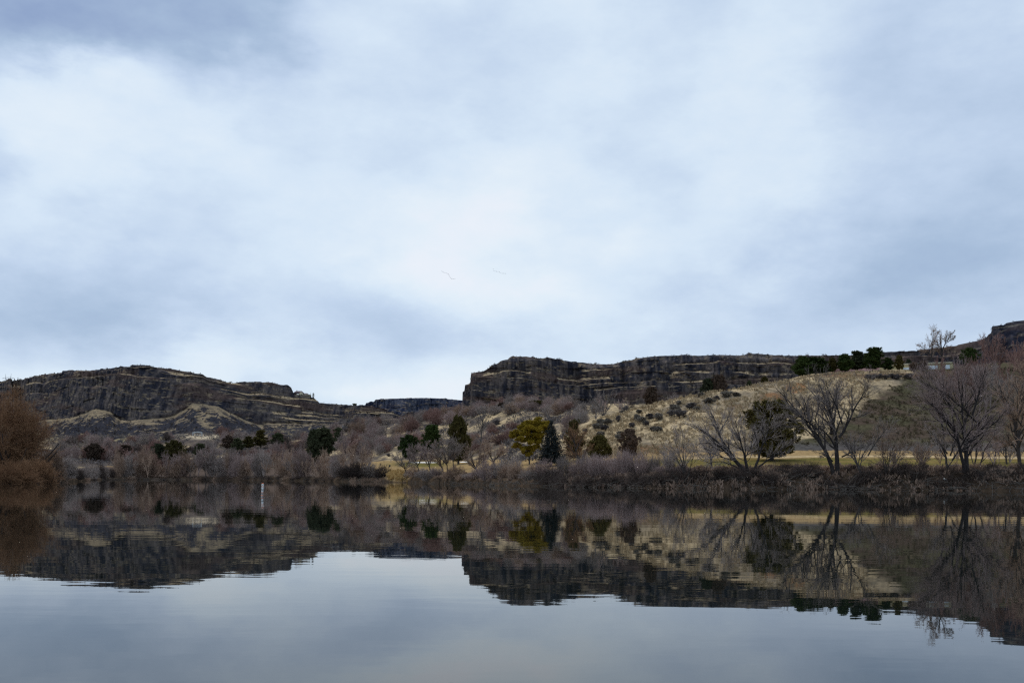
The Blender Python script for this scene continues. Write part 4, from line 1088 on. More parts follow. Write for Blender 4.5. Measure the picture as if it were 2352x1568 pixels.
for i, (u0, u1, vt, vb, D, kd, m_, lab) in enumerate([
        (1820, 1868, 818, 877, 400, 'roundpine', M_FIRG, 'big dense green pine, first from the left in the ridge-top row'), (1846, 1900, 821, 873, 402, 'pine', M_FIRG, 'big dense green pine, second in the ridge-top row, merged with the first'),
        (1900, 1924, 822, 858, 402, 'pine', M_FIRO, 'narrow green pine, third in the ridge-top row'), (1924, 1957, 813, 860, 400, 'pine', M_FIRG, 'green pine with a thin leading shoot, fourth in the ridge-top row'),
        (1948, 1990, 807, 857, 403, 'pine', M_FIRD, 'dark round pine in front of the pink wall, fifth in the ridge-top row'), (1985, 2026, 798, 856, 398, 'pine', M_FIRG, 'tallest ragged-topped pine in the ridge-top row, left of the yellow building'),
        (2028, 2052, 822, 854, 400, 'pine', M_FIRG, 'small round pine in front of the left end of the yellow building'), (2056, 2075, 816, 852, 402, 'pine', M_FIRO, 'thin see-through olive pine in front of the yellow building'),
        (2079, 2093, 824, 842, 470, 'roundpine', M_FIRD, 'tiny dark pine behind the roof of the yellow building'), (2208, 2244, 798, 850, 420, 'roundpine', M_FIRG, 'round dark green pine on the slope right of the skyline trees')]):
    put_conifer('ridge_pine', lab, kd, 1 + i % 4, u0, u1, vt, vb, m_, D=D, group='pines along the ridge top')

# yellow-green umbrella pine, built clump by clump
b_ = (1216, 1066); D_ = hit(*b_); k_ = D_ / F; a_, _ = ray(*b_); rng = np.random.default_rng(77)
cl_ = [(1232, 970, 17, 8), (1215, 975, 16, 9), (1250, 976, 16, 9), (1200, 985, 14, 9), (1224, 984, 18, 9), (1258, 985, 10, 8), (1187, 998, 13, 8), (1208, 996, 14, 9), (1234, 998, 14, 10), (1195, 1008, 12, 7), (1216, 1010, 12, 9), (1231, 1014, 9, 8), (1190, 1024, 10, 6), (1203, 1030, 9, 7), (1222, 1028, 9, 8), (1232, 1026, 7, 6), (1210, 1042, 9, 6), (1242, 1006, 8, 8), (1180, 1001, 8, 5), (1262, 990, 7, 5)]
cc_ = []; cr_ = []
for (u, v, ru, rv) in cl_:
    for j in range(9):
        cc_.append(((u - b_[0] + rng.normal(0, ru * .5)) * k_, rng.normal(0, 1) * (ru * .8 + 6) * k_, (b_[1] - v + rng.normal(0, rv * .4)) * k_)); s_ = rng.uniform(.4, .7)
        cr_.append((ru * s_ * k_, ru * s_ * k_, rv * s_ * .8 * k_))
yp = empty('yellow_pine', (float(a_ * D_), D_, gz(float(a_ * D_), D_)))
v_, q_ = leaf_cloud(np.array(cc_), np.array(cr_), rng, 34000, .36, .5)
obj('crown', mesh_np('crown', v_, [q_]), M_FIRY, yp)
t_, c_ = limb_tree([([(0, 0, -.5), (.0, 0, 4), (.3, .1, 8), (1.2, 0, 12.2)], .26, .06)] + [([((0), 0, (b_[1] - v) * k_ - 2.0), ((u - b_[0]) * k_ * .5, rng.normal(0, .8), (b_[1] - v) * k_ - 1.0), ((u - b_[0]) * k_, rng.normal(0, 1.2), (b_[1] - v) * k_)], .08, .03) for (u, v, ru, rv) in cl_[::2]], rng, .3, rmin=.02)
obj('trunk', tube_mesh('trunk', t_), M_BARK, yp)
tag(yp, 'yellow-green flat-topped pine with a bare trunk beside the dark spruce', 'tree')

# small yellow tree by the bunker
rng = np.random.default_rng(78)
t_, c_ = generic_tree(rng, 3, .4)
D_ = hit(1010, 1070)
yt = put_tree('yellow_shrub', [(P * 3.6, R * 3.6, k) for P, R, k in t_], [(P * 3.6, R * 5, k) for P, R, k in c_], M_BARK, M_STRAW, at(1010, 1070, D_))
yt.location.z = gz(yt.location.x, D_)
tag(yt, 'small yellow twiggy tree beside the right end of the bunker', 'shrub')

# ------------------------------------------------------------------ shrubs that repeat
ORD = ['first', 'second', 'third', 'fourth', 'fifth', 'sixth', 'seventh', 'eighth', 'ninth', 'tenth', 'eleventh', 'twelfth', 'thirteenth', 'fourteenth', 'fifteenth', 'sixteenth', 'seventeenth', 'eighteenth', 'nineteenth', 'twentieth']
ORD += ['middle'] * 10
def ordlabel(i, n, what, where):
    if i == 0: return f'leftmost {what} {where}'
    if i == n - 1: return f'rightmost {what} {where}'
    if i < n / 2: return f'{ORD[i]} {what} from the left {where}'
    return f'{ORD[n - 1 - i]} {what} from the right {where}'


VAR = {}
def variant(kind, k, mat, tw=None):
    key = (kind, k, mat.name)
    if key in VAR: return VAR[key]
    rng = np.random.default_rng(1000 + k * 13 + sum(map(ord, kind)))
    if kind == 'willow':
        parts = bush_stems(rng, 34, 5, 3, .8, .06, .003, .12, .17, (.4, .85), r0=.013) + dome(rng, 260 + 60 * k, 7, 4, r=.0024)
    elif kind == 'tree':
        t, c = generic_tree(rng, 4 + k % 3, .5, dens=1.3, rmin=.0035)
        parts = t + c
    elif kind == 'upright': parts = bush_stems(rng, 90, 7, 3, .5, .16, .0032, .22, .12, (.6, 1.0), .006)
    elif kind == 'tangle': parts = bush_stems(rng, 70, 7, 3, 1.5, -.13, .005, .25, .20, (.7, 1.3), .010)
    me = None
    if kind == 'sage':
        c = []; r = []
        for j in range(26):
            a = rng.uniform(0, 6.28); q = rng.uniform(0, .42); h = rng.uniform(.2, .85) * (1 - q * .6)
            c.append((math.cos(a) * q, math.sin(a) * q, h)); s = rng.uniform(.10, .2); r.append((s, s, s))
        v, q = leaf_cloud(np.array(c), np.array(r), rng, 2600, .085, .6)
        st = [(grow(np.zeros((14, 3)) - [0, 0, .05], norm(np.stack([rng.normal(0, .6, 14), rng.normal(0, .6, 14), np.ones(14)], 1)), np.full(14, .7), np.full(14, .02), rng, 4, .15, .05))]
        P, _, R = st[0]
        v2, q2 = tubes(P, R, 4)
        me = mesh_np('sagebrush', np.concatenate([v, v2]), [q, q2 + len(v)])
        me.materials.append(mat)
    else:
        me = tube_mesh(kind, parts)
        me.materials.append(mat)
    VAR[key] = me
    return me


PROTO = {}
def shrub(name, kind, k, mat, u, D, wpx, hpx, label, cat, group, sink=0.0, zz=None):
    """one shrub: a single mesh, sizes in picture units at its distance"""
    a, _ = ray(u, 1090); x = float(a * D); z = gz(x, D) if zz is None else zz
    me = variant(kind, k, mat)
    key = (name, kind, k, mat.name)
    if key in PROTO:
        o = PROTO[key].copy(); COL.objects.link(o)
    else:
        o = obj(name, me); PROTO[key] = o
    h = hpx * D / F; wd = wpx * D / F
    ex = {'willow': 1.25, 'tree': 1.15, 'upright': .95, 'tangle': 1.9, 'sage': 1.0}[kind]
    o.location = (x, D, z - sink * h); o.rotation_euler = (0, 0, random.uniform(0, 6.28)); o.scale = (wd / ex, wd / ex, h)
    return tag(o, label, cat, group)


def bankD(u):
    cD, cz = ctrl(np.array([(u - 1176) / F])); return cD[0]


rnd = random.Random(3)
# front row along the left and middle far bank
def row(u0, u1, n, doff, h, w, mats, kinds, name, what, where, cat, group, jd=8, sink=0.02):
    for i in range(n):
        u = u0 + (u1 - u0) * (i + .5 + rnd.uniform(-.3, .3)) / n
        cD = bankD(u)
        shrub(name, rnd.choice(kinds), rnd.randrange(4), rnd.choice(mats), u, cD[0] + doff + rnd.uniform(0, jd), w * rnd.uniform(.7, 1.35), h * rnd.uniform(.5, 1.4), ordlabel(i, n, what, where), cat, group, sink)


G1 = 'bare willows lining the far bank'
WM = [M_TWIG, M_TWIGP, M_TWIGB, M_TWIGB]
row(178, 270, 8, 6, 27, 34, [M_TWIG, M_TWIGD], ['willow'], 'bare_willow', 'dark willow', 'at the water below the left lawn gap', 'shrub', G1)
row(265, 345, 8, 6, 54, 46, WM, ['willow', 'tree'], 'bare_willow', 'bare willow', 'between left lawn gap and broad dark conifers', 'shrub', G1)
row(345, 430, 8, 6, 48, 44, [M_TWIGB, M_TWIGP, M_TWIGB], ['willow', 'tree'], 'bare_willow', 'brownish bare willow', 'on the bank below the broad dark conifers', 'shrub', G1)
row(430, 520, 8, 6, 58, 46, WM, ['willow', 'tree'], 'bare_willow', 'bare willow', 'on the bank below the white gateway frame', 'shrub', G1)
row(520, 600, 8, 6, 52, 44, WM, ['willow', 'tree'], 'bare_willow', 'bare willow', 'on the bank just left of the striped marker', 'shrub', G1)
row(600, 700, 9, 6, 54, 46, WM + [M_TWIGB], ['willow', 'tree'], 'bare_willow', 'bare willow', 'on the bank between striped marker and near-black conifers', 'shrub', G1)
row(700, 790, 9, 6, 48, 44, WM + [M_TWIGB], ['willow', 'tree'], 'bare_willow', 'bare willow', 'on the bank below the near-black conifer pair', 'shrub', G1)
row(785, 850, 5, 8, 86, 56, [M_TWIGB, M_TWIGB, M_TWIGP], ['tree'], 'bare_tree', 'tall brownish tree', 'right of the near-black conifer pair', 'tree', G1)
row(785, 885, 8, 5, 36, 40, [M_TWIG, M_TWIGD], ['willow'], 'bare_willow', 'low grey willow', 'at the water left of the golden dry-grass clump', 'shrub', G1)
row(930, 1100, 11, 4, 26, 40, [M_TWIGB, M_TWIG, M_TWIGP], ['willow', 'upright'], 'bank_shrub', 'low bare shrub', 'at the water below the bunker', 'shrub', 'low shrubs at the water')
row(1095, 1235, 9, 6, 46, 44, [M_TWIGB, M_TWIG, M_TWIGP], ['willow'], 'bank_shrub', 'bare grey-brown shrub', 'on the bank below the yellow-green pine', 'shrub', 'low shrubs at the water')
for (u, w_, h_, lab) in ((1183, 40, 48, 'rounded dense grey shrub on the bank left of the yellow-green pine'), (1160, 36, 40, 'brown bare shrub between the pinkish tree and the rounded grey shrub')):
    shrub('bank_shrub', 'willow', 1, M_TWIG, u, bankD(u)[0] + 22, w_, h_, lab, 'shrub', None)
G2 = 'mauve willow scrub on the right bank'
row(1235, 1345, 8, 9, 44, 46, [M_TWIGP, M_TWIGP, M_TWIG], ['upright', 'willow'], 'mauve_willow', 'mauve willow bush', 'below the spruce and russet tree', 'shrub', G2)
row(1350, 1480, 11, 9, 56, 52, [M_TWIGP], ['upright'], 'mauve_willow', 'dense mauve willow bush', 'in front of the russet juniper', 'shrub', G2, 10)
row(1480, 1570, 6, 9, 48, 42, [M_TWIGP, M_TWIGP, M_TWIG], ['upright'], 'mauve_willow', 'mauve willow bush', 'at the right end of the mauve scrub', 'shrub', G2)
G3 = 'dark tangled shrubs on the right bank'
for (a0, a1, n, wh) in ((1235, 1370, 8, 'at the water below the spruce'), (1370, 1500, 8, 'at the water below the dense mauve scrub'), (1500, 1640, 8, 'at the water left of the many-trunked willow'), (1640, 1790, 9, 'at the water below the many-trunked willow'),
                         (1790, 1950, 9, 'at the water below the tallest cottonwood'), (1950, 2110, 9, 'at the water below the sapling cluster'), (2110, 2260, 9, 'at the water below the largest right-hand tree'), (2260, 2420, 8, 'at the water by the right edge')):
    row(a0, a1, int(n * 1.5), 1.5, 30, 46, [M_TWIGD], ['tangle'], 'bank_shrub', 'dark tangled shrub', wh, 'shrub', G3, 4, .10)  # dark twigs alone: shadow of the undercut bank is put into their colour
for (a0, a1, n, wh) in ((1560, 1700, 7, 'along the bank top left of the many-trunked willow'), (1740, 1900, 8, 'along the bank top left of the tallest cottonwood'), (1930, 2110, 9, 'along the bank top by the sapling cluster'), (2110, 2400, 13, 'along the bank top at far right')):
    row(a0, a1, n, 9, 22, 36, [M_TWIGB, M_TWIGD, M_TWIGD, M_TWIGB], ['willow', 'upright'], 'bank_shrub', 'brown brush clump', wh, 'shrub', 'brush along the bank top', 5, .05)

for (a0, a1, n, wh) in ((190, 345, 9, 'at the water below the left lawn gap'), (345, 520, 10, 'at the water below the broad conifers'), (520, 700, 10, 'at the water behind the striped marker'), (700, 885, 10, 'at the water below the near-black pair')):
    row(a0, a1, n, 1.0, 11, 26, [M_TWIGD, M_TWIGD, M_TWIGB], ['tangle'], 'bank_shrub', 'dark tangled shrub', wh, 'shrub', 'dark tangled shrubs on the left bank', 3, .12)

# left: big rusty willow and its neighbours
def big_bush(name, label, u, D, wpx, hpx, mats, seed, n1=150, cat='shrub', kind='dense', group=None, base=.3):
    rng = np.random.default_rng(seed)
    q_ = hpx / 200.0
    parts = bush_stems(rng, 40, 5, 3, 1.0, .05, .0016, base, .17, (.4, .78), .012) + dome(rng, int(n1 * 8), 8, 5, .20 if q_ > .6 else .28, .0012 if q_ > .6 else .0022)
    a, _ = ray(u, 1100); x = float(a * D); z = gz(x, D)
    h = hpx * D / F; wd = wpx * D / F
    ex = np.percentile(np.abs(parts[5][0][..., 0]), 99) * 2; ez = np.percentile(parts[5][0][..., 2], 99.7)
    s = np.array([wd / ex, wd / ex, h / ez])
    t = empty(name, (x, D, z))
    obj('stems', tube_mesh('stems', [(P * s, R * h, k) for P, R, k in parts[:1]]), mats[0], t)
    obj('twigs', tube_mesh('twigs', [(P * s, R * h, k) for P, R, k in parts[1:]]), mats[1], t)
    return tag(t, label, cat, group)


big_bush('rusty_willow', 'huge rounded rust-brown willow at the left edge', 2, 262, 200, 200, (M_BARKD, M_TWIGO), 91, 190, 'tree', base=.35)
big_bush('rusty_willow', 'smaller rust-brown willow at the right foot of the huge one at the left edge', 82, 250, 92, 74, (M_BARKD, M_TWIGO), 92, 110)
big_bush('rusty_willow', 'low dark rusty bush at the water under the huge left-edge willow', 30, 238, 120, 70, (M_BARKD, M_TWIGO), 95, 100)
big_bush('grey_willow', 'pale grey-brown willow bush beside the rusty willows', 118, 272, 70, 88, (M_BARK, M_TWIGB), 93, 110)
big_bush('grey_willow', 'low grey willow bush on the spit right of the pale grey-brown one', 152, 320, 50, 52, (M_BARK, M_TWIG), 94, 100)
big_bush('grey_willow', 'small low grey bush at the tip of the spit', 178, 352, 36, 26, (M_BARK, M_TWIGD), 96, 70)

# second and third rows of scrub on the left flats and rise
def field(u0, u1, n, d0, d1, h, w, mats, kinds, name, what, where, cat, group, seed, k=4):
    r_ = random.Random(seed); pts = sorted((r_.uniform(u0, u1), r_.uniform(d0, d1)) for _ in range(n))
    for i, (u, D) in enumerate(pts):
        s_ = (d0 + d1) / 2 / D
        shrub(name, r_.choice(kinds), r_.randrange(k), r_.choice(mats), u, D, w * s_ * r_.uniform(.7, 1.3), h * s_ * r_.uniform(.7, 1.3), ordlabel(i, n, what, where), cat, group, .03)


G4 = 'bare scrub trees behind the left bank'
SM = [M_TWIGP, M_TWIGP, M_TWIG, M_TWIGR]
for s_, (u0, u1, wh) in enumerate(((140, 210, 'behind the spit'), (210, 280, 'around the dark russet juniper'), (280, 345, 'just before the broad conifers'), (345, 420, 'around the broad conifers'), (420, 500, 'below the white gateway'),
                               (500, 580, 'past the pale rise'), (580, 650, 'around the mid-slope conifers'), (650, 715, 'just before the near-black pair'), (760, 830, 'past the near-black pair'))):
    field(u0, u1, 8, 680 if s_ < 2 else 590, 730 if s_ < 2 else (650 if s_ == 4 else 690), 26 if s_ == 4 else 34, 38, SM, ['willow', 'tree'], 'scrub_tree', 'mauve scrub tree', 'behind the willows, ' + wh, 'shrub', G4, 60 + s_)
    field(u0, u1, 9, 740 if s_ < 2 else 700, 770 if s_ == 4 else 880, 17 if s_ == 4 else 26, 32, SM + [M_TWIGD], ['willow'], 'scrub_bush', 'low scrub bush', 'near the hill, ' + wh, 'shrub', G4, 80 + s_)
for s_, (u0, u1, d0, d1, n, wh) in enumerate(((820, 900, 560, 640, 12, 'low on the sage slope left of the bunker'), (820, 920, 660, 900, 14, 'on the sage slope below the road'), (900, 1000, 560, 680, 10, 'on the sage slope just above the bunker conifers'), (910, 1060, 700, 850, 16, 'high on the sage slope below the mesa'),
                                         (1050, 1200, 640, 760, 16, 'below the left end of the cliff'), (1110, 1290, 560, 640, 12, 'on the tan slope behind the yellow-green pine'), (1200, 1330, 560, 760, 12, 'below the cliff right of the olive juniper'), (1060, 1180, 430, 540, 10, 'on the tan slope around the dead poplar'))):
    field(u0, u1, int(n * 1.5), d0, d1, 27 if s_ < 4 else 23, 38, SM + [M_TWIG, M_TWIGB], ['willow'], 'slope_shrub', 'mauve-grey shrub', wh, 'shrub', 'bare shrubs on the sage slope', 100 + s_)
field(1290, 1440, 12, 400, 520, 34, 40, [M_TWIG, M_TWIGL, M_TWIGP], ['tree', 'willow'], 'slope_tree', 'grey bare brushy tree', 'behind the golden ridge left of its crest', 'shrub', 'bare brush behind the golden ridge', 120)
field(1440, 1560, 7, 378, 420, 22, 30, [M_TWIG, M_TWIGD, M_TWIGP], ['willow'], 'slope_shrub', 'grey bare shrub', 'along the ridge line by the lone russet juniper', 'shrub', 'bare brush behind the golden ridge', 121)
field(1668, 1730, 5, 372, 388, 13, 28, [M_TWIGD], ['willow'], 'slope_shrub', 'low dark shrub', 'on the ridge line right of the juniper pair', 'shrub', 'bare brush behind the golden ridge', 122)
# right: reddish scrub trees high on the dark scarp
field(2150, 2240, 7, 330, 365, 66, 44, [M_TWIGR, M_TWIGR, M_TWIGP], ['tree'], 'reddish_tree', 'reddish tree', 'on the scarp below the skyline trees', 'tree', 'reddish bare trees on the dark scarp', 130)
field(2225, 2400, 16, 330, 385, 76, 64, [M_TWIGR, M_TWIGR, M_TWIG], ['tree'], 'reddish_tree', 'tall reddish tree', 'high on the scarp at the right edge', 'tree', 'reddish bare trees on the dark scarp', 131)
field(2270, 2400, 6, 300, 330, 90, 50, [M_TWIGL], ['tree'], 'pale_tree', 'pale bare tree', 'before the reddish trees at the right edge', 'tree', 'pale bare trees on the dark scarp', 132)
field(2240, 2400, 7, 215, 262, 60, 56, [M_TWIG, M_TWIGP], ['tree'], 'lawn_tree', 'dull grey bare tree', 'on the lawn by the right edge', 'tree', 'bare trees on the right lawn', 133)
field(2040, 2200, 6, 210, 235, 46, 44, [M_TWIG, M_TWIGB], ['tree'], 'lawn_tree', 'slight bare tree', 'behind the sapling cluster at the lawn edge', 'tree', 'bare trees on the right lawn', 134)
shrub('dark_bush', 'sage', 0, M_SAGED, 2086, hit(2086, 869, 300), 24, 12, 'near-black low bush at the top corner of the golden slope', 'shrub', None)
for i, (u, w_, h_, m_, lab) in enumerate(((2098, 26, 24, M_FIRR, 'dark maroon bush hiding part of the garage door, left of two'), (2118, 30, 27, M_FIRR, 'larger dark maroon bush in front of the yellow building, right of two'))):
    shrub('maroon_bush', 'sage', i, m_, u, 384, w_, h_, lab, 'shrub', None)
for i, u in enumerate((1992, 2006, 2020, 2034, 2048, 2060)):
    shrub('sagebrush', 'sage', i % 4, M_SAGED, u, hit(u, 870 + (i % 2), 300), 20, 11 + (i % 3), ordlabel(i, 6, 'dark bush', 'in the low dark hedge below the yellow building'), 'shrub', 'dark hedge below the yellow building')
# sagebrush clumps one by one on the golden slope
SG_ = [(1372, 985, 24, 14), (1390, 990, 22, 15), (1379, 1000, 18, 10), (1395, 975, 22, 14), (1381, 974, 20, 13), (1420, 968, 12, 14), (1437, 945, 14, 13), (1428, 950, 12, 8), (1451, 982, 14, 12), (1461, 968, 18, 15), (1474, 972, 22, 15), (1484, 978, 14, 11), (1493, 962, 18, 12), (1510, 965, 24, 15), (1500, 990, 16, 11), (1511, 992, 22, 13), (1466, 948, 18, 8),
       (1424, 1012, 20, 16), (1446, 1000, 22, 14), (1423, 998, 14, 8), (1541, 954, 18, 12), (1551, 946, 26, 15), (1563, 960, 26, 19), (1548, 938, 22, 10), (1588, 939, 26, 14), (1600, 944, 16, 10), (1629, 927, 30, 13), (1668, 913, 24, 15), (1690, 910, 20, 9), (1645, 918, 14, 9), (1345, 995, 12, 10), (1560, 928, 18, 8), (1610, 912, 20, 10)]
ZN = [((1340, 1400), 'on the left toe of the golden slope'), ((1400, 1450), 'low on the left part of the golden slope'), ((1450, 1490), 'in the left middle cluster of the golden slope'), ((1490, 1530), 'in the right middle cluster of the golden slope'), ((1530, 1575), 'in the cluster around the biggest round clump'), ((1575, 1700), 'high on the golden slope below the juniper pair')]
for (z0, z1), wh in ZN:
    zs = sorted(s for s in SG_ if z0 <= s[0] < z1)
    for i, (u, v, w_, h_) in enumerate(zs):
        Dd = hit(u, v, 290)
        shrub('sagebrush', 'sage', (i * 7 + int(u)) % 4, M_SAGE if i % 4 else M_SAGED, u, Dd, w_ * 1.15, h_ * 1.15, ordlabel(i, len(zs), 'dark sagebrush clump', wh), 'shrub', 'sagebrush clumps on the golden slope', .05)
shrub('round_bush', 'sage', 1, M_SAGED, 1140, 560, 17, 13, 'dark ball-shaped bush on the tan slope right of the dead poplar', 'shrub', None)
shrub('round_bush', 'sage', 2, M_SAGED, 892, 545, 11, 8, 'small dark round bush left of the grey lawn post', 'shrub', None)
shrub('rim_bush', 'sage', 3, M_FIRD, 814, 1640, 11, 9, 'single dark round bush on the skyline right of the canyon house', 'shrub', None, 0, float(elev(814, 934.0, 1640)))

# ------------------------------------------------------------------ built things
def cliff_z(Cd, u, D):
    i = int(np.clip(round((u - Cd['u'][0]) / (Cd['u'][1] - Cd['u'][0])), 0, len(Cd['u']) - 1))
    k = Cd['nt'] + Cd['nc'] - 2
    return float(np.interp(D, Cd['D'][i, k:], Cd['Z'][i, k:]))


M_STEEL = plain_mat('galvanised_steel', (.30, .31, .34), .5, .4)
M_WHITE = plain_mat('white_paint', (.60, .63, .63), .5, .4, .08)
M_PALEST = plain_mat('pale_steel', (.46, .52, .56), .5, .4, .1)
M_ORANGE = plain_mat('orange_band', (.62, .17, .06), .5, .4, .1)
M_BLACK = plain_mat('dark_band', (.03, .03, .035), .5, .3)
M_GREY = plain_mat('grey_marking', (.20, .20, .20), .6, .2)
M_YWALL = plain_mat('pale_yellow_wall', (.42, .37, .22), .8, .1, .08, .3)
M_FASC = plain_mat('pale_fascia', (.46, .42, .29), .7, .2, .06)
M_ROOF = plain_mat('flat_roof', (.22, .21, .20), .9, .1)
M_DOOR = plain_mat('garage_door_white', (.55, .62, .66), .6, .3, .05)
M_PINK = plain_mat('pink_stucco', (.47, .29, .27), .9, .1, .1, .4)
M_SHING = plain_mat('brown_shingle', (.13, .105, .115), .9, .1, .2, 1.5)
M_CREAM = plain_mat('cream_wall', (.46, .42, .31), .8, .1, .06)
M_GLASS = plain_mat('window_glass', (.04, .05, .06), .15, .5)
M_WOOD = plain_mat('grey_wood', (.14, .12, .10), .9, .1)
M_ASPH = plain_mat('asphalt', (.17, .165, .175), .9, .1, .2, .3)

# striped river marker
bD = 106.0
bx_, be_ = ray(602, 1137)
mk = empty('marker_buoy', (float(bx_ * bD), bD, 0)); mk.rotation_euler = (0, math.radians(2.8), 0)
H_ = 1.33
def ring(z0, z1, r, n=20):
    a = np.arange(n) / n * 2 * math.pi
    v = np.concatenate([np.stack([np.cos(a) * r, np.sin(a) * r, np.full(n, z)], 1) for z in (z0, z1)] + [[(0, 0, z0), (0, 0, z1)]])
    j = np.arange(n); k = (j + 1) % n
    return v, np.stack([j, k, k + n, j + n], 1), np.concatenate([np.stack([k, j, np.full(n, 2 * n)], 1), np.stack([j + n, k + n, np.full(n, 2 * n + 1)], 1)])
b = MB(); b.add(*ring(-.45, H_, .102)); b.build('body', M_WHITE, mk)
for z0, z1, m_ in ((H_ - .085, H_ + .006, M_ORANGE), (H_ * .68, H_ * .74, M_ORANGE), (H_ * .435, H_ * .495, M_BLACK), (H_ * .19, H_ * .25, M_ORANGE), (-.2, .04, M_ORANGE)):
    b = MB(); b.add(*ring(z0, z1, .107)); b.build('band', m_, mk)
for z0 in (H_ * .80, H_ * .075):
    b = MB(); b.box(.035, -.100, z0 + .06, .075, .012, .12); b.build('marking', M_GREY, mk)
tag(mk, 'white cylindrical river marker with orange and dark bands standing in the water', 'buoy')

# transmission tower on the hill at far left
pD = 1560.0
def rel(u, v, u0, v0, D): return ((u - u0) * D / F, 0, (v0 - v) * D / F)
py = empty('transmission_tower', (float(ray(16.5, 875)[0] * pD), pD, cliff_z(LC, 16.5, pD) - .5))
R_ = lambda u, v, y=0: (lambda p: (p[0], y, p[2]))(rel(u, v, 16.5, 875, pD))
b = MB()
for sx_ in (-1, 1):
    for sy_ in (-1, 1):
        b.bar(R_(16.5 + sx_ * 3.2, 876, sy_ * 2.2), R_(16.8, 863, 0), .3)
for k in range(3):
    f = k / 3; v0_ = 875 - f * 12; w0_ = 3.2 * (1 - f); w1_ = 3.2 * (1 - f - .33)
    b.bar(R_(16.5 - w0_, v0_), R_(16.5 + w1_, v0_ - 4), .18); b.bar(R_(16.5 + w0_, v0_), R_(16.5 - w1_, v0_ - 4), .18)
b.build('lower_frame', M_STEEL, py)
b = MB()
for (p, q) in (((16.8, 863), (13, 854.2)), ((16.8, 863), (23.5, 854)), ((16.8, 861), (11, 854.2)), ((16.8, 861), (25.5, 854)), ((13, 858.5), (14.8, 854.2)), ((20, 858.5), (20, 854))): b.bar(R_(*p), R_(*q), .28)
b.build('fork', M_STEEL, py)
b = MB(); b.bar(R_(5, 854.6), R_(33, 854.2), .30); b.bar(R_(12, 852.2), R_(25.5, 852), .24); b.bar(R_(5, 854.6), R_(12, 852.2), .10); b.bar(R_(25.5, 852), R_(33, 854.2), .10); b.build('crossarm', M_STEEL, py)
for a_, c_ in (((12.5, 854), (13, 844)), ((24, 854), (26, 844))):
    b = MB(); b.bar(R_(*a_), R_(*c_), .30, 5, .15); b.build('peak', M_STEEL, py)
tag(py, 'steel lattice transmission tower with crossarm on the hilltop at the left edge', 'pylon')

# utility pole beyond the house
pl_ = empty('utility_pole', (float(ray(744, 924)[0] * 1620), 1620, cliff_z(LC, 744, 1620) - 1))
b = MB(); b.bar((0, 0, 0), (0, 0, 8.5), .16); b.build('pole', M_WOOD, pl_)
b = MB(); b.bar((-1.2, 0, 7.6), (1.2, 0, 7.6), .10); b.build('crossarm', M_WOOD, pl_)
tag(pl_, 'thin utility pole on the skyline right of the canyon house', 'pole')

# house on the rim
hD = 1548.0
hz = float(elev(690, 907.5, hD)); hx = float(ray(690, 907)[0] * hD); s_ = hD / F
hs_ = empty('canyon_house', (hx, hD, hz))
X_ = lambda u: (u - 690) * s_
Zv = lambda v: (907.5 - v) * s_
b = MB(); b.box((X_(661) + X_(711)) / 2, 6, Zv(905.2) / 2 - 1.5, X_(711) - X_(661), 10, Zv(905.2) + 3); b.build('wall', M_CREAM, hs_)
def hip(u0, u1, v0, r0, r1, v1, y0=0.0, y1=12.0):
    ym = (y0 + y1) / 2
    b = MB(); b.add([(X_(u0), y0, Zv(v0)), (X_(u1), y0, Zv(v0)), (X_(u1), y1, Zv(v0)), (X_(u0), y1, Zv(v0)), (X_(r0), ym, Zv(v1)), (X_(r1), ym, Zv(v1))], [(0, 1, 5, 4), (2, 3, 4, 5), (3, 2, 1, 0)], [(1, 2, 5), (3, 0, 4)])
    return b
rf = hip(672, 697, 903, 678, 691, 896.8, -.6, 13).build('roof', M_SHING, hs_)
b = MB(); b.box(X_(680), 6, Zv(897), .9, .9, 3.0); b.build('chimney', M_CREAM, rf)
hip(659.5, 680, 905, 664, 676, 901.5, -.8, 11.5).build('roof', M_SHING, hs_)
hip(693, 712.5, 908.2, 694, 704, 902.0, -.8, 11.5).build('roof', M_SHING, hs_)
b = MB(); b.add([(X_(686), -.9, Zv(907)), (X_(696.5), -.9, Zv(907)), (X_(696), -.9, Zv(903.4)), (X_(691.5), -.9, Zv(899.6)), (X_(687), -.9, Zv(903.4)), (X_(686), .9, Zv(907)), (X_(696.5), .9, Zv(907)), (X_(696), .9, Zv(903.4)), (X_(691.5), .9, Zv(899.6)), (X_(687), .9, Zv(903.4))],
                 [(0, 1, 2, 4), (1, 6, 7, 2), (5, 0, 4, 9), (2, 7, 8, 3), (3, 8, 9, 4)], [(4, 2, 3)]); b.build('gable', M_CREAM, hs_)
for u in (665, 669, 673, 678, 689, 693):
    b = MB(); b.box(X_(u), 1.0 if u < 686 else -.9, Zv(905.8), 1.3, .1, 1.2); b.build('window', M_GLASS, hs_)
tag(hs_, 'cream house with brown hipped roofs on the rim of the left hill', 'house')
b = MB()
p_ = [(657, 906.6), (668, 907.0), (680, 907.4), (696, 908.6), (712, 910.6)]
for (u0, v0), (u1, v1) in zip(p_[:-1], p_[1:]):
    x0, x1 = float(ray(u0, v0)[0] * (hD - 4)), float(ray(u1, v1)[0] * (hD - 4)); z0, z1 = float(elev(u0, v0, hD - 4)), float(elev(u1, v1, hD - 4)); y0 = hD - 4
    b.add([(x0, y0, z0 - 3.5), (x1, y0, z1 - 3.5), (x1, y0, z1), (x0, y0, z0), (x0, y0 + .5, z0 - 3.5), (x1, y0 + .5, z1 - 3.5), (x1, y0 + .5, z1), (x0, y0 + .5, z0)], [(0, 1, 2, 3), (3, 2, 6, 7), (5, 4, 7, 6)])
tag(b.build('retaining_wall', M_WOOD), 'low tan retaining wall along the rim below the canyon house', 'wall')
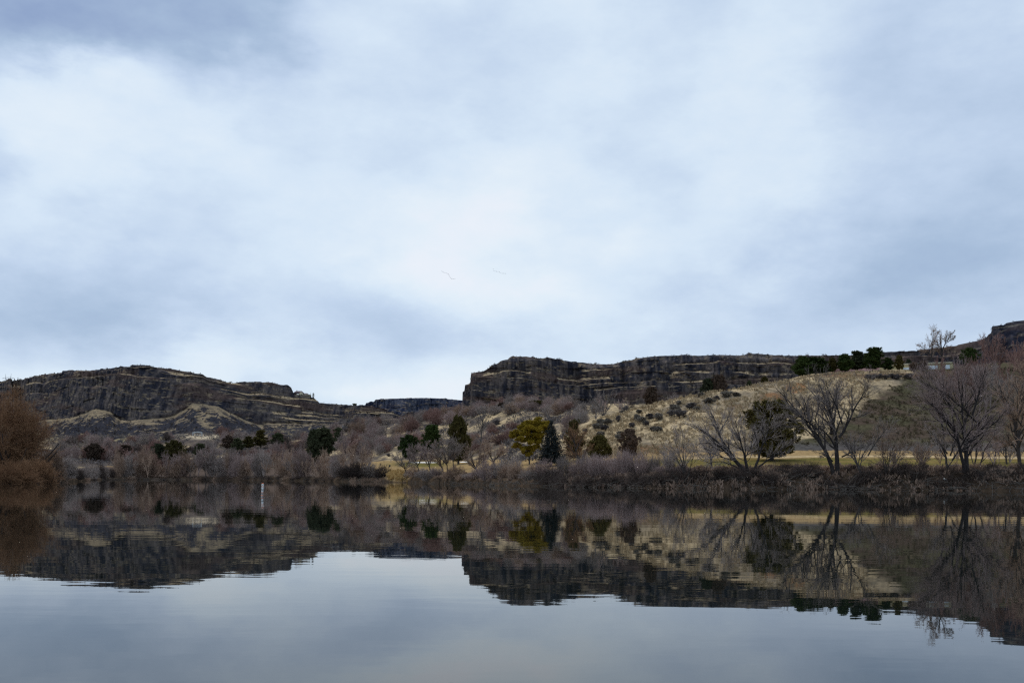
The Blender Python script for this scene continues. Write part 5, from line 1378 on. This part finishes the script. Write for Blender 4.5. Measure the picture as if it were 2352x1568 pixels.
for (u, v0, v1, w_, m_, kd, lab) in ((713.5, 899.5, 911, 3.4, M_FIRD, 'spruce', 'tiny pointed dark tree at the right end of the canyon house'), (719.5, 902, 914, 5.5, M_FIRD, 'juniper', 'tiny blunt dark tree at the lip of the rim right of the canyon house')):
    z0 = float(elev(u, v1, hD)); h = (v1 - v0) * s_
    v_, q_, tr_ = con_mesh(kd, 1)
    t = empty('rim_tree', (float(ray(u, v1)[0] * hD), hD, z0 - .6))
    sc3 = np.array([w_ * s_ / .6, w_ * s_ / .6, h])
    obj('crown', mesh_np('crown', v_[:12000] * sc3, [q_[:3000]]), m_, t); obj('trunk', tube_mesh('trunk', [(P * sc3, R * h, k) for P, R, k in tr_]), M_BARKD, t)
    tag(t, lab, 'tree')

# white gateway frame on the pale rise
gD = 832.0; gx = float(ray(453.5, 1000)[0] * gD); s_ = gD / F; g0 = gz(gx, gD)
gw = empty('gateway_frame', (gx, gD, g0))
gh = float(elev(453.5, 992.2, gD)) - g0
for sx_ in (-1, 1):
    b = MB(); b.bar((sx_ * 10.5 * s_, 0, -1.2), (sx_ * 10.5 * s_, 0, gh), .26, 6); b.build('post', M_PALEST, gw)
b = MB(); xs = np.linspace(-10.5, 10.5, 9) * s_
for i in range(8):
    f0 = 1 - (xs[i] / (10.5 * s_)) ** 2; f1 = 1 - (xs[i + 1] / (10.5 * s_)) ** 2
    b.bar((xs[i], 0, gh - .9 + f0 * .7), (xs[i + 1], 0, gh - .9 + f1 * .7), .17); b.bar((xs[i], 0, gh + f0 * .35), (xs[i + 1], 0, gh + f1 * .35), .13); b.bar((xs[i], 0, gh - .9 + f0 * .7), (xs[i], 0, gh + f0 * .35), .09)
b.build('crossbeam', M_PALEST, gw)
b = MB(); b.bar((-10.5 * s_, 0, .9), (10.5 * s_, 0, .9), .14); b.build('rail', M_PALEST, gw)
tag(gw, 'pale steel gateway frame with a bowed crossbeam on the sandy rise at left', 'gate')

# storage building and wall on the ridge at right
A_ = at(2019, 852, 427); B_ = at(2186, 850, 414)
L_ = math.hypot(B_.x - A_.x, B_.y - A_.y); an = math.atan2(B_.y - A_.y, B_.x - A_.x)
zt_ = float(elev(2110, 834.6, 420)); zb_ = min(gz(A_.x, A_.y), gz(B_.x, B_.y)) - .8
sb = empty('storage_building', (A_.x, A_.y, zb_), an)
hh_ = zt_ - zb_
b = MB(); b.box(L_ / 2, 6, hh_ / 2 - .05, L_, 12, hh_ - .1); b.build('wall', M_YWALL, sb)
b = MB(); b.box(L_ / 2, -.15, hh_ - .28, L_ + .6, .5, .62); b.build('fascia', M_FASC, sb)
b = MB(); b.box(L_ / 2, 6.0, hh_ + .12, L_ + .8, 12.9, .18); b.build('roof', M_ROOF, sb)
for (u0, u1, v0, v1) in ((2076, 2099, 843.2, 853), (2132, 2154, 841, 852), (2166, 2182, 841, 852)):
    f0 = (u0 - 2019) / 167 * L_; f1 = (u1 - 2019) / 167 * L_
    z1_ = float(elev((u0 + u1) / 2, v0, 420)) - zb_
    b = MB(); b.box((f0 + f1) / 2, -.06, z1_ / 2, f1 - f0, .14, z1_)
    for k in range(1, 5): b.box((f0 + f1) / 2, -.14, z1_ * k / 5, f1 - f0, .03, .05)
    b.build('garage_door', M_DOOR, sb)
b = MB(); b.box((2092 - 2019) / 167 * L_, -.15, hh_ - 1.0, .35, .3, .35); b.build('wall_lamp', M_WHITE, sb)
tag(sb, 'long pale yellow flat-roofed storage building with white garage doors on the ridge', 'building')
A_ = at(1912, 858, 409); B_ = at(2018, 852, 415); L_ = math.hypot(B_.x - A_.x, B_.y - A_.y); an = math.atan2(B_.y - A_.y, B_.x - A_.x)
b = MB(); z0 = min(gz(A_.x, A_.y), gz(B_.x, B_.y)); zt_ = float(elev(1965, 844, 412)) - z0
b.box(L_ / 2, 0, zt_ / 2 - .5, L_, .35, zt_ + 1.0); b.box(L_ / 2, 0, zt_ + .06, L_ + .1, .5, .14)
for k in range(9): b.box(L_ * k / 8, 0, zt_ / 2 - .4, .55, .55, zt_ + 1.2)
wl = b.build('stucco_wall', M_PINK); wl.location = (A_.x, A_.y, z0); wl.rotation_euler = (0, 0, an)
tag(wl, 'low pink stucco wall running behind the ridge-top pines', 'wall')

# golf ground furniture
Dp = hit(898, 1061); xp = float(ray(898, 1061)[0] * Dp)
pt = empty('lawn_post', (xp, Dp, gz(xp, Dp)))
b = MB(); b.bar((0, 0, -.2), (0, 0, 1.0), .09, 8); b.build('post', M_STEEL, pt)
b = MB(); b.box(0, 0, .95, .5, .35, .42); b.build('box', M_STEEL, pt)
tag(pt, 'small grey box on a post at the edge of the far lawn', 'post')
Dp = hit(895, 1072); xp = float(ray(895, 1072)[0] * Dp)
bn = empty('litter_barrel', (xp, Dp, gz(xp, Dp)))
b = MB(); b.add(*ring(-.1, .85, .40, 16)); b.build('body', M_BLACK, bn)
b = MB(); b.add(*ring(.85, .98, .44, 16)); b.build('lid', M_BLACK, bn)
tag(bn, 'small black barrel on the straw-coloured grass left of the green', 'bin')
Dp = hit(2168, 1097); xp = float(ray(2168, 1097)[0] * Dp)
rng = np.random.default_rng(5)
v, q, t = ring(0, .42, .36, 9); v = v + rng.normal(0, .05, v.shape)
b = MB(); b.add(v, q, t); o = b.build('white_stone', M_WHITE); o.location = (xp, Dp - .8, gz(xp, Dp - .8) - .02)
tag(o, 'small white stone lying on the dark bank below the largest right-hand tree', 'stone')

# paved road on the far slope and guard rail by the low ridge
b = MB(); L0 = []
for (ul, vl), (ur, vr_) in (((785, 977.5), (790, 977)), ((790, 980), (797, 979)), ((798, 986), (807, 985)), ((807, 993), (817, 992)), ((813, 998), (825, 997))):
    row_ = []
    for f in np.linspace(0, 1, 4):
        u, v = ul + (ur - ul) * f, vl + (vr_ - vl) * f
        D = 940 - (v - 977) * 6.0; x = float(ray(u, v)[0] * D); row_.append((x, D, float(elev(u, v, D))))
    L0.append(row_)
Vv = np.array(L0); n_, m_ = Vv.shape[:2]; ii = np.arange(n_ * m_).reshape(n_, m_)
low = Vv.copy(); low[..., 2] -= 9
top = Vv.reshape(-1, 3)
q = np.stack([ii[:-1, :-1], ii[:-1, 1:], ii[1:, 1:], ii[1:, :-1]], -1).reshape(-1, 4)
b.add(top, q)
edge_ = list(ii[:, 0]) + list(ii[-1, 1:]) + list(ii[::-1, -1][1:]) + list(ii[0, ::-1][1:])
ed = np.array(edge_); sk = np.concatenate([top[ed], top[ed] - [0, 0, 9]]); k_ = len(ed)
b.add(sk, [(i, i + 1, i + 1 + k_, i + k_) for i in range(k_ - 1)])
tag(b.build('road', M_ASPH), 'short grey stretch of paved road climbing the far slope', kind='structure')
gr = empty('guard_rail', (0, 0, 0)); b = MB(); c = MB()
P_ = [at(926 + i * 6.4, 959.6 + i * .72, 1300) for i in range(13)]
for p, q in zip(P_[:-1], P_[1:]): b.bar(p, q, .34, 4)
for p in P_: c.bar((p.x, p.y, p.z), (p.x, p.y + .3, p.z - 5), .16, 4)
b.build('rail', M_PALEST, gr); c.build('posts', M_STEEL, gr)
tag(gr, 'long pale guard rail sloping along the foot of the distant low ridge', 'rail')

# two skeins of birds
M_BIRD = plain_mat('bird_grey', (.16, .16, .19), .9, .1)  # faint grey: haze over the distance is put into the birds' colour
def bird_mesh():
    P = np.array([[(0, -.45, 0), (0, -.25, .03), (0, 0, .02), (0, .25, 0), (0, .5, -.02)]], float); R = np.array([[.03, .08, .12, .09, .03]])
    v, q = tubes(P, R, 8)
    b = MB(); b.add(v, q)
    for s in (-1, 1):
        o_ = [(0, -.10, .04), (s * .45, -.18, .20), (s * .85, .0, .12), (s * .45, .12, .18), (0, .16, .04)]
        vv = np.array(o_ + [(x, y, z - .025) for x, y, z in o_]); b.add(vv, [(0, 1, 3, 4), (5, 9, 8, 6), (0, 5, 6, 1), (4, 3, 8, 9)], [(1, 2, 3), (6, 8, 7), (1, 6, 7), (1, 7, 2), (2, 7, 8), (2, 8, 3)])
    return b
bm_ = None
for pts, n_, lab, grp in (([(1015, 623), (1020, 626), (1027, 628), (1031, 630), (1032, 635), (1035, 638), (1037, 641), (1041, 641), (1045, 640.5)], 15, 'tiny bird in the wavering left-hand flying line against the clouds', 'birds of the left skein'),
                     ([(1133, 618), (1134.5, 622.5), (1140, 623.5), (1146, 624.5), (1153, 628), (1161, 628.3)], 10, 'tiny bird in the fainter right-hand flying line against the clouds', 'birds of the right skein')):
    p = np.array(pts); s = np.concatenate([[0], np.cumsum(np.hypot(*np.diff(p, axis=0).T))]); t = np.linspace(0, s[-1], n_)
    for k in range(n_):
        loc = at(np.interp(t[k], s, p[:, 0]), np.interp(t[k], s, p[:, 1]), 1050 + k * 2.0)
        if bm_ is None: o = bm_ = bird_mesh().build('bird', M_BIRD)
        else: o = bm_.copy(); COL.objects.link(o)
        o.location = loc; o.rotation_euler = (0, random.uniform(-.3, .3), 1.2 + random.uniform(-.2, .2))
        tag(o, lab, 'bird', grp)

# ------------------------------------------------------------------ what nobody could count
rng = np.random.default_rng(2024)
def scatter(name, label, pos, rad, per, size, mat, upb=.6, seed=1, flat=.8):
    r = np.stack([rad, rad, rad * flat], 1)
    v, q = leaf_cloud(pos + np.stack([0 * rad, 0 * rad, rad * .5], 1), r, np.random.default_rng(seed), len(pos) * per, size, upb)
    o = obj(name, mesh_np(name, v, [q]), mat)
    return tag(o, label, kind='stuff')


def gpts(n, u0, u1, d0, d1, mask=None):
    u = rng.uniform(u0, u1, n); D = rng.uniform(d0, d1, n); x = (u - 1176) / F * D
    if mask is not None:
        k = mask(u, D, x); u, D, x = u[k], D[k], x[k]
    return np.stack([x, D, ground_z(x, D)], 1)


# sagebrush over the sage slopes and flats
p1 = gpts(4200, 700, 1340, 480, 980, lambda u, D, x: (fbm(x / 22, D / 22, 777, 3) > .40) & (D < 980) & (D > 1900 - u * 1.33))
p2 = gpts(4200, 60, 760, 620, 1010, lambda u, D, x: fbm(x / 25, D / 25, 778, 3) > .40)
p3 = gpts(1100, 1150, 1330, 330, 560, lambda u, D, x: fbm(x / 12, D / 12, 779, 3) > .52)
pp = np.concatenate([p1, p2, p3]); rad = rng.uniform(.6, 1.9, len(pp))
scatter('sagebrush_scrub', 'low grey sagebrush covering the far slopes and flats', pp, rad, 12, .75, M_SAGED, .5, 3)
# brush on the hill and cliff
def cpts(Cd, n, talus=True, cut=.35):
    gm = Cd['gm']; isT = Cd['isT'] > 0
    ok = np.argwhere(isT & (gm < .6)) if talus else np.argwhere(~isT & (gm > cut))
    k = ok[rng.integers(0, len(ok), n)]
    return np.stack([Cd['X'][k[:, 0], k[:, 1]], Cd['D'][k[:, 0], k[:, 1]], Cd['Z'][k[:, 0], k[:, 1]]], 1)
def rimpts(Cd, n):
    i = rng.integers(0, len(Cd['u']), n); j = Cd['nt'] + Cd['nc'] - 2 + rng.integers(0, 3, n)
    return np.stack([Cd['X'][i, j], Cd['D'][i, j], Cd['Z'][i, j]], 1)
pp = np.concatenate([cpts(LC, 2600), cpts(LC, 1300, False), cpts(CC, 1500, False)])
rad = rng.uniform(.5, 1.7, len(pp))
scatter('cliff_brush', 'dark brush dotted over the ledges, scree and rims of the basalt hills', pp, rad, 10, .9, M_TWIGD, .4, 4)
pp = np.concatenate([rimpts(LC, 500), rimpts(CC, 520)]); rad = rng.uniform(.3, 1.0, len(pp))
scatter('rim_brush', 'dark low brush along the skyline rims', pp, rad, 14, .5, M_SAGED, .2, 14)
# dry bunchgrass on the golden slope
gp = gpts(9000, 1300, 2140, 284, 380, lambda u, D, x: (fbm(x / 5, D / 5, 780, 3) > .40) & (u < np.interp(D, [284, 328, 376], [1690, 1945, 2080])))
scatter('dry_bunchgrass', 'tufted dry bunchgrass on the golden slope', gp, rng.uniform(.2, .6, len(gp)), 7, .5, M_STRAWP, 1.6, 5)
gp = gpts(12000, 1720, 2420, 290, 380, lambda u, D, x: (fbm(x / 4, D / 4, 781, 3) > .46) & (u > np.interp(D, [284, 328, 376], [1700, 1960, 2090])))
scatter('dark_weeds', 'dark weeds on the dark scarp at right', gp, rng.uniform(.12, .42, len(gp)), 5, .34, M_WEED, 1.2, 6)
# weeds along the bank top, golden clump
gp = np.concatenate([gpts(4200, 1230, 2420, 186, 236, lambda u, D, x: (np.abs(D - ctrl(x / D)[0][:, 1] - 6) < 13)), gpts(900, 880, 1240, 225, 420, lambda u, D, x: (np.abs(D - ctrl(x / D)[0][:, 1] - 10) < 12))])
scatter('bank_weeds', 'brown dead weeds along the top of the bank', gp, rng.uniform(.25, .7, len(gp)), 14, .5, M_TWIGB, 1.8, 7)
gp = gpts(1600, 1250, 2420, 190, 236, lambda u, D, x: (np.abs(D - ctrl(x / D)[0][:, 1] - 16) < 9))
scatter('straw_weeds', 'straw-coloured weeds between bank and lawn', gp, rng.uniform(.2, .6, len(gp)), 14, .45, M_STRAWP, 1.8, 8)
gp = gpts(900, 891, 938, 340, 425, lambda u, D, x: (D - ctrl(x / D)[0][:, 0] < 24) & (D - ctrl(x / D)[0][:, 0] > 1.5))
scatter('golden_grass', 'bright golden dry grass clump at the water left of the bunker', gp, rng.uniform(.4, 1.0, len(gp)), 26, .6, M_STRAW, 1.6, 9)
# bleached roots and dead branches at the waterline
n_ = 900
u = np.concatenate([rng.uniform(1000, 2420, n_), rng.uniform(200, 1000, 350)]); a = (u - 1176) / F; cD, _ = ctrl(a)
D = cD[:, 0] + rng.uniform(-.5, 3.2, len(u)); x = a * D; z = ground_z(x, D)
st = np.stack([x, D, np.maximum(z, .0) + rng.uniform(.05, .7, len(u))], 1)
dr = norm(np.stack([rng.normal(0, .9, len(u)), rng.normal(-.7, .5, len(u)), rng.normal(.1, .4, len(u))], 1))
P, _, R = grow(st, dr, rng.uniform(1.0, 4.2, len(u)), rng.uniform(.025, .085, len(u)), rng, 6, .13, -.06, .45)
P[..., 2] = np.maximum(P[..., 2], -.25)
tag(obj('exposed_roots', tube_mesh('exposed_roots', [(P, R, 4)]), M_ROOT), 'bleached roots and dead branches tangled along the waterline', kind='stuff')
